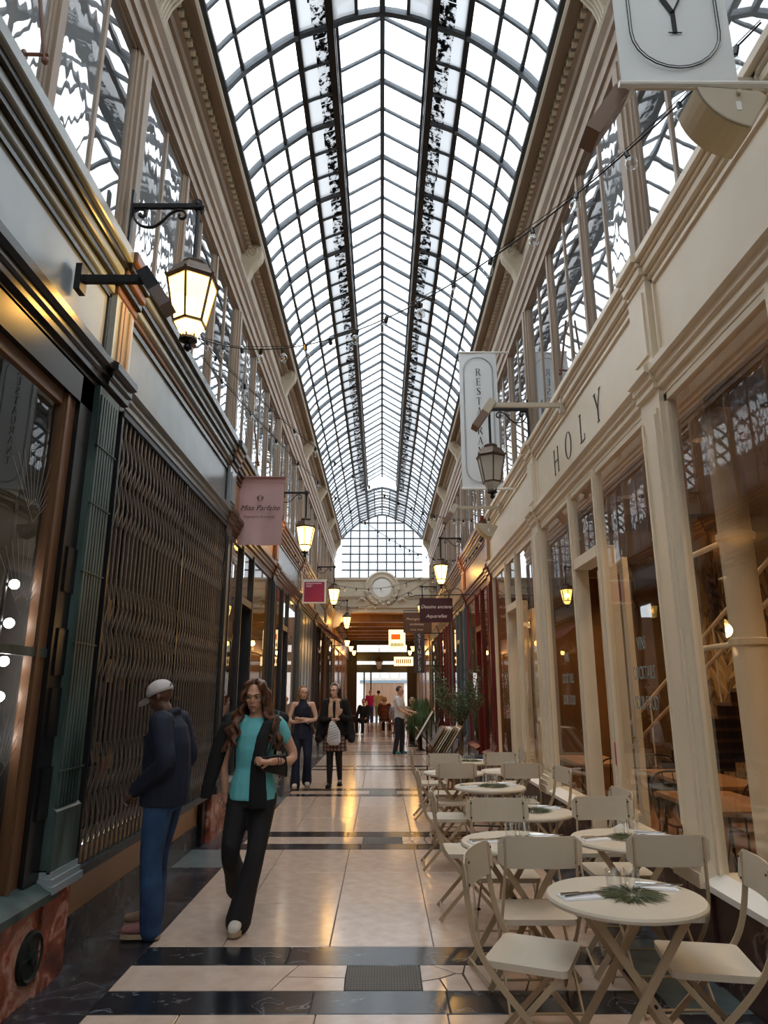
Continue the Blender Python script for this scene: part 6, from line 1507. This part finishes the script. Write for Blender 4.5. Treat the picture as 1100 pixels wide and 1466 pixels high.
trousers(p, J, ij, .035, .02, .95, .012); shoe(p, J['anR'], J['toeR'], wsh, gum); shoe(p, J['anL'], J['toeL'], wsh, gum)
hs = [[f(.03*math.sin(a), .02, .12), f(.084*math.sin(a), .03-.07*math.cos(a), .03), f(.092*math.sin(a), .03-.06*math.cos(a), -.06), f(.095*math.sin(a), .025-.05*math.cos(a), -.13)] for a in [R(q) for q in range(50, 311, 20)]]
hair_mass(p, f, hs, M('dark_blond_hair', (150, 104, 66), .5, var=.35, vs=20), .016, True, .011, seed=2, wave=.005)
m = MB(); m.tube(catmull([(.10, -.10, 1.42), (0, -.15, 1.2), (.14, -.08, 1.0), (.18, .0, .98)], 5), .006, 5); m.build('bag_strap', blk, p)

# ---- woman in black coat, tartan skirt, carrying a white tote
p = person('woman in a black coat, beige scarf and tartan skirt with a pale headband', (-.83, 12.85, 0), -4, 1.02)
J = dict(pelvis=(0, 0, .95), chest=(0, 0, 1.28), neck=(0, .01, 1.455), head=(-.01, -.012, 1.60), yaw=R(-28), pitch=R(0),
         shL=(.165, .01, 1.40), elL=(.23, .0, 1.14), wrL=(.09, -.20, 1.20), hdL=(.3, -.5, .5), shR=(-.165, .01, 1.40), elR=(-.21, -.02, 1.13), wrR=(-.03, -.19, 1.13), hdR=(1, -.1, .1),
         hipL=(.08, 0, .91), knL=(.075, -.04, .51), anL=(.075, .16, .15), toeL=(.085, .05, .03), hipR=(-.08, 0, .91), knR=(-.075, -.06, .50), anR=(-.075, -.06, .09), toeR=(-.085, -.20, .02), curlL=.3, curlR=.5)
bd, f = body(p, SK['fair'], J, True, .0095, {'L': (-.3, 1, 0), 'R': (0, 1, 0)}); face(p, f)
m = MB(); torso_rings(m, [(0, .0, .86, .20, .13), (0, 0, 1.0, .175, .125), (0, 0, 1.15, .165, .128), (0, -.002, 1.27, .172, .135), (0, 0, 1.37, .165, .12), (0, .005, 1.43, .10, .085)])
for s_, sx in (('L', 1), ('R', -1)):
    limb(m, [Vector(J['sh'+s_])-Vector((sx*.04, 0, 0)), J['sh'+s_], J['el'+s_], Vector(J['wr'+s_]).lerp(Vector(J['el'+s_]), .1)], (.072, .072, .06, .042), 12)
    limb(m, [(sx*.15, .04, 1.40), (sx*.215, .04, 1.2), (sx*.25, .03, 1.0), (sx*.285, .02, .80)], (.05, .07, .08, .075), 10, 4, .6)
torso_rings(m, [(0, .09, .78, .25, .05), (0, .10, 1.0, .22, .05), (0, .09, 1.3, .18, .05)]); remesh(m, 'coat', blk, .011, 2, p)
tart, nt_, b_ = _new('tartan_wool'); b_.inputs['Roughness'].default_value = .85
tc_ = nt_.nodes.new('ShaderNodeTexCoord'); wv1 = nt_.nodes.new('ShaderNodeTexWave'); wv2 = nt_.nodes.new('ShaderNodeTexWave'); wv1.bands_direction = 'X'; wv2.bands_direction = 'Z'
for w_ in (wv1, wv2): w_.inputs['Scale'].default_value = 5.2; nt_.links.new(tc_.outputs['Object'], w_.inputs['Vector'])
ad_ = nt_.nodes.new('ShaderNodeMath'); ad_.operation = 'MINIMUM'; nt_.links.new(wv1.outputs['Fac'], ad_.inputs[0]); nt_.links.new(wv2.outputs['Fac'], ad_.inputs[1])
rp = nt_.nodes.new('ShaderNodeValToRGB'); rp.color_ramp.interpolation = 'CONSTANT'; e = rp.color_ramp.elements; e[0].color = (*lin((44, 34, 36)), 1); e[1].position = .12; e[1].color = (*lin((128, 98, 88)), 1); q = e.new(.6); q.color = (*lin((162, 124, 104)), 1)
nt_.links.new(ad_.outputs[0], rp.inputs['Fac']); nt_.links.new(rp.outputs['Color'], b_.inputs['Base Color'])
m = MB(); torso_rings(m, [(0, 0, .60, .215, .165), (0, 0, .63, .212, .163), (0, 0, .8, .185, .145), (0, 0, .94, .165, .125), (0, 0, 1.0, .14, .11)]); remesh(m, 'skirt', tart, .011, 1, p)
tg = M('black_tights', (30, 26, 28), .6); m = MB()
for s_ in 'LR': limb(m, [J['hip'+s_], Vector(J['hip'+s_]).lerp(Vector(J['kn'+s_]), .5), J['kn'+s_], Vector(J['kn'+s_]).lerp(Vector(J['an'+s_]), .35), Vector(J['an'+s_])-Vector((0, 0, .02))], (.094, .081, .060, .059, .043), 12)
remesh(m, 'tights', tg, .011, 2, p)
for s_ in 'LR': shoe(p, J['an'+s_], J['toe'+s_], M('black_loafer', (20, 19, 20), .3), mt['blackpaint'], 'shoe', .8)
scf = M('beige_scarf', (190, 158, 130), .9, bump=.3, bs=40); m = MB()
limb(m, [(-.07, -.06, 1.44), (-.075, .05, 1.48), (.075, .05, 1.48), (.07, -.06, 1.44), (0, -.085, 1.45), (-.07, -.06, 1.44)], (.03,)*6, 8); limb(m, [(-.06, -.10, 1.42), (-.065, -.145, 1.32), (-.06, -.15, 1.18)], (.035, .042, .05), 10, 4, .5); limb(m, [(.05, -.10, 1.42), (.06, -.145, 1.32), (.065, -.15, 1.16)], (.035, .042, .05), 10, 4, .5); remesh(m, 'scarf', scf, .010, 1, p)
hs = [[f(.03*math.sin(a), .02, .12), f(.086*math.sin(a), .03-.07*math.cos(a), .03), f(.094*math.sin(a), .035-.06*math.cos(a), -.08), f(.11*math.sin(a), .05-.05*math.cos(a), -.18), f(.12*math.sin(a), .06-.05*math.cos(a), -.27)] for a in [R(q) for q in range(55, 306, 20)]]
hair_mass(p, f, hs, M('dark_brown_hair', (48, 32, 28), .45, var=.35, vs=20), .017, True, .011, seed=3, wave=.006)
m = MB(); m.tube([f(.094*math.cos(R(a)), -.012, .036+.102*math.sin(R(a))) for a in range(5, 176, 10)], .010, 8); m.build('headband', M('pearl_headband', (222, 206, 198), .4), p)
tb = tag(empty('tote_bag', (-.83, 12.85, 0), R(-4)), 'white tote bag with thin dark lettering lines carried by the woman in the black coat', 'bag')
m = MB(); torso_rings(m, [(.01, -.215, .72, .08, .04), (.01, -.22, .78, .125, .06), (.01, -.215, .95, .11, .055), (-.02, -.20, 1.08, .06, .03), (-.03, -.19, 1.13, .025, .018)]); remesh(m, 'bag_cloth', M('white_canvas', (222, 222, 224), .85, bump=.2, bs=30), .010, 2, tb)
m = MB()
for i in range(6):
    z = .80+.045*i
    for q in range(9): x = -.08+.02*q; m.box(x, x+.013, -.286+.0*i, -.280, z+.02*q*.35, z+.008+.02*q*.35)
m.build('bag_print', mt['ink'], tb)

# ---- man in a white T-shirt further along
def simple_person(lab, loc, rz, skin, top, bottom, shoes, hairc, seated=False, sleeves=True, arm=0., sc=1., short=True, vox=.014, turn=0.):
    p = person(lab, loc, rz, sc); dz = -.42 if seated else 0.
    J = dict(pelvis=(0, 0, .95+dz), chest=(0, 0, 1.28+dz), neck=(0, .0, 1.46+dz), head=(0, -.02, 1.60+dz), yaw=R(turn), pitch=R(6), shL=(.18, .01, 1.41+dz), shR=(-.18, .01, 1.41+dz),
             elL=(.235, -.02-.05*arm, 1.14+dz), elR=(-.235, -.02-.05*arm, 1.14+dz), wrL=(.20, -.08-.22*arm, .92+.16*arm+dz), wrR=(-.20, -.06-.20*arm, .92+.13*arm+dz),
             hipL=(.09, 0, .91+dz), hipR=(-.09, 0, .91+dz), knL=(.10, -.05, .50), knR=(-.10, .02, .50), anL=(.11, -.02, .09), anR=(-.11, .10, .09), toeL=(.13, -.16, .02), toeR=(-.13, -.05, .02))
    if seated:
        for s_, sx in (('L', 1), ('R', -1)): J['kn'+s_] = (sx*.12, -.42, .50); J['an'+s_] = (sx*.12, -.40, .09); J['toe'+s_] = (sx*.13, -.54, .02)
    bd, f = body(p, skin, J, False, vox*.75, {'L': (-1, 0, 0), 'R': (1, 0, 0)}); face(p, f)
    m = MB(); torso_rings(m, [(0, 0, .90+dz, .168, .128), (0, 0, 1.08+dz, .16, .125), (0, 0, 1.25+dz, .178, .135), (0, 0, 1.37+dz, .165, .115), (0, 0, 1.44+dz, .09, .08)])
    for s_, sx in (('L', 1), ('R', -1)):
        sh, el, wr = (Vector(J[k_+s_]) for k_ in ('sh', 'el', 'wr'))
        if short: limb(m, [sh-Vector((sx*.05, 0, 0)), sh, sh.lerp(el, .62)], (.07, .074, .066), 12)
        else: limb(m, [sh-Vector((sx*.05, 0, 0)), sh, el, wr.lerp(el, .1)], (.07, .072, .058, .044), 12)
    remesh(m, 'shirt', top, vox*.8, 2, p); trousers(p, J, bottom, .0, .02, .97, vox)
    for s_ in 'LR': shoe(p, J['an'+s_], J['toe'+s_], shoes, gum)
    hs = [[f(.03*math.sin(a), .02, .12), f(.082*math.sin(a), .03-.06*math.cos(a), .05), f(.085*math.sin(a), .04-.05*math.cos(a), .0)] for a in [R(q) for q in range(70, 291, 20)]]
    if hairc: hair_mass(p, f, hs, hairc, .014, True, .012, seed=5, wave=.002)
    return p, f
bh = M('short_brown_hair', (60, 42, 32), .6); gh = M('grey_hair', (150, 144, 138), .6); bl = M('fair_hair', (170, 130, 84), .6)
p, f = simple_person('man in a white T-shirt, dark jeans and teal shoes standing side-on', (.47, 19.4, 0), 74, SK['tan'], M('white_jersey', (214, 212, 214), .8, bump=.2, bs=20), M('dark_jeans', (30, 34, 42), .8), M('teal_shoe', (40, 120, 130), .5), bh, arm=1., sc=1.03)
m = MB()
for sx in (-1, 1): m.tube([f(sx*.033+.02*math.cos(2*PI*k/12), -.094, .002+.016*math.sin(2*PI*k/12)) for k in range(13)], .002, 5); m.tube([f(sx*.054, -.092, .004), f(sx*.078, .01, .006)], .002, 4)
m.build('glasses', mt['blackpaint'], p)
simple_person('older man in a beige jacket over a red shirt seated beyond the fern', (.98, 23.3, 0), 10, SK['tan'], M('beige_jacket', (176, 150, 130), .8), blk, blk, gh, seated=True, arm=.6, short=False, sc=1.12)
simple_person('person in a rust brown coat seated with their back turned in the far passage', (.12, 30.5, 0), 170, SK['tan'], M('rust_coat', (96, 42, 30), .8), blk, blk, bl, seated=True, arm=.6, short=False, sc=1.1)
simple_person('person in a black top seated at the gate side of the far passage', (-.75, 29.6, 0), -20, SK['tan'], blk, blk, blk, bh, seated=True, arm=.6, short=False, sc=1.05)
simple_person('person in a magenta top and blue trousers walking in from the street', (-.62, 38.5, 0), 0, SK['fair'], M('magenta_top', (206, 40, 130), .8), M('blue_trousers', (60, 70, 140), .8), wsh, bl, arm=.2)
simple_person('person in a white top and pale jeans walking in from the street', (-.18, 38.0, 0), 175, SK['fair'], M('white_top', (230, 230, 232), .8), M('pale_jeans', (130, 186, 206), .8), wsh, bh, arm=.1)
simple_person('person in a grey hooded top seated beyond the man in white', (.55, 27.3, 0), 160, SK['fair'], M('grey_hoodie', (150, 150, 160), .9), ij, wsh, bh, seated=True, arm=.5, short=False, sc=1.05)
# rattan cafe chairs and tables of the far terrace
rat = M('rattan', (150, 92, 58), .6, var=.3, vs=30)
def rattan_chair():
    o = empty('rattan_chair')
    m = MB(); m.lathe([(.19, .42), (.215, .44), (.215, .465), (.18, .47), (.02, .465)], (0, 0, 0), 16); m.build('seat', rat, o)
    for a in (40, 140, 220, 320):
        m = MB(); x, y = .17*math.cos(R(a)), .17*math.sin(R(a)); m.tube([(x, y, .43), (x*1.25, y*1.25, 0)], .013, 6); m.build('leg', rat, o)
    m = MB(); m.tube(catmull([(-.18, -.10, .45), (-.22, -.17, .68), (-.15, -.22, .88), (0, -.24, .93), (.15, -.22, .88), (.22, -.17, .68), (.18, -.10, .45)], 4), .013, 6)
    for q in (-.1, -.035, .035, .1): m.tube([(q, -.18, .46), (q, -.235, .9)], .01, 5)
    for z in (.6, .75): m.tube([(-.2, -.16, z), (0, -.225, z), (.2, -.16, z)], .008, 5)
    m.build('backrest', rat, o); return o
rc0 = rattan_chair()
for i, (x, y, rz, lab) in enumerate(((.12, 30.5, -10, 'rattan cafe chair under the person in the rust brown coat'), (.55, 27.3, -20, 'rattan cafe chair under the person in the grey hooded top'), (-.75, 29.6, 160, 'rattan cafe chair under the person in black'), (.98, 23.3, 190, 'rattan cafe chair under the older man in beige'), (.45, 28.6, 150, 'empty rattan cafe chair between the seated people in the far passage'), (.05, 32.4, 60, 'empty rattan cafe chair behind the rust brown coat'))):
    c = rc0 if i == 0 else copy_tree(rc0); c.location = (x, y, 0); c.rotation_euler = (0, 0, R(rz)); tag(c, lab, 'chair', 'rattan cafe chairs')
def cafe_table(x, y, lab):
    o = tag(empty('cafe_table', (x, y, 0)), lab, 'table'); m = MB(); m.lathe([(.02, .70), (.29, .70), (.3, .71), (.29, .73), (.02, .73)], (0, 0, 0), 24); m.build('table_top', mt['darkwood'], o)
    m = MB(); m.tube([(0, 0, .02), (0, 0, .7)], .025, 10); m.lathe([(.2, 0), (.19, .02), (.04, .05)], (0, 0, 0), 16); m.build('pedestal', mt['iron'], o)
cafe_table(.5, 29.7, 'dark round cafe table between the rattan chairs'); cafe_table(-1.35, 28.7, 'dark round cafe table beside the person in black'); cafe_table(1.0, 22.5, 'dark round cafe table before the older man in beige')
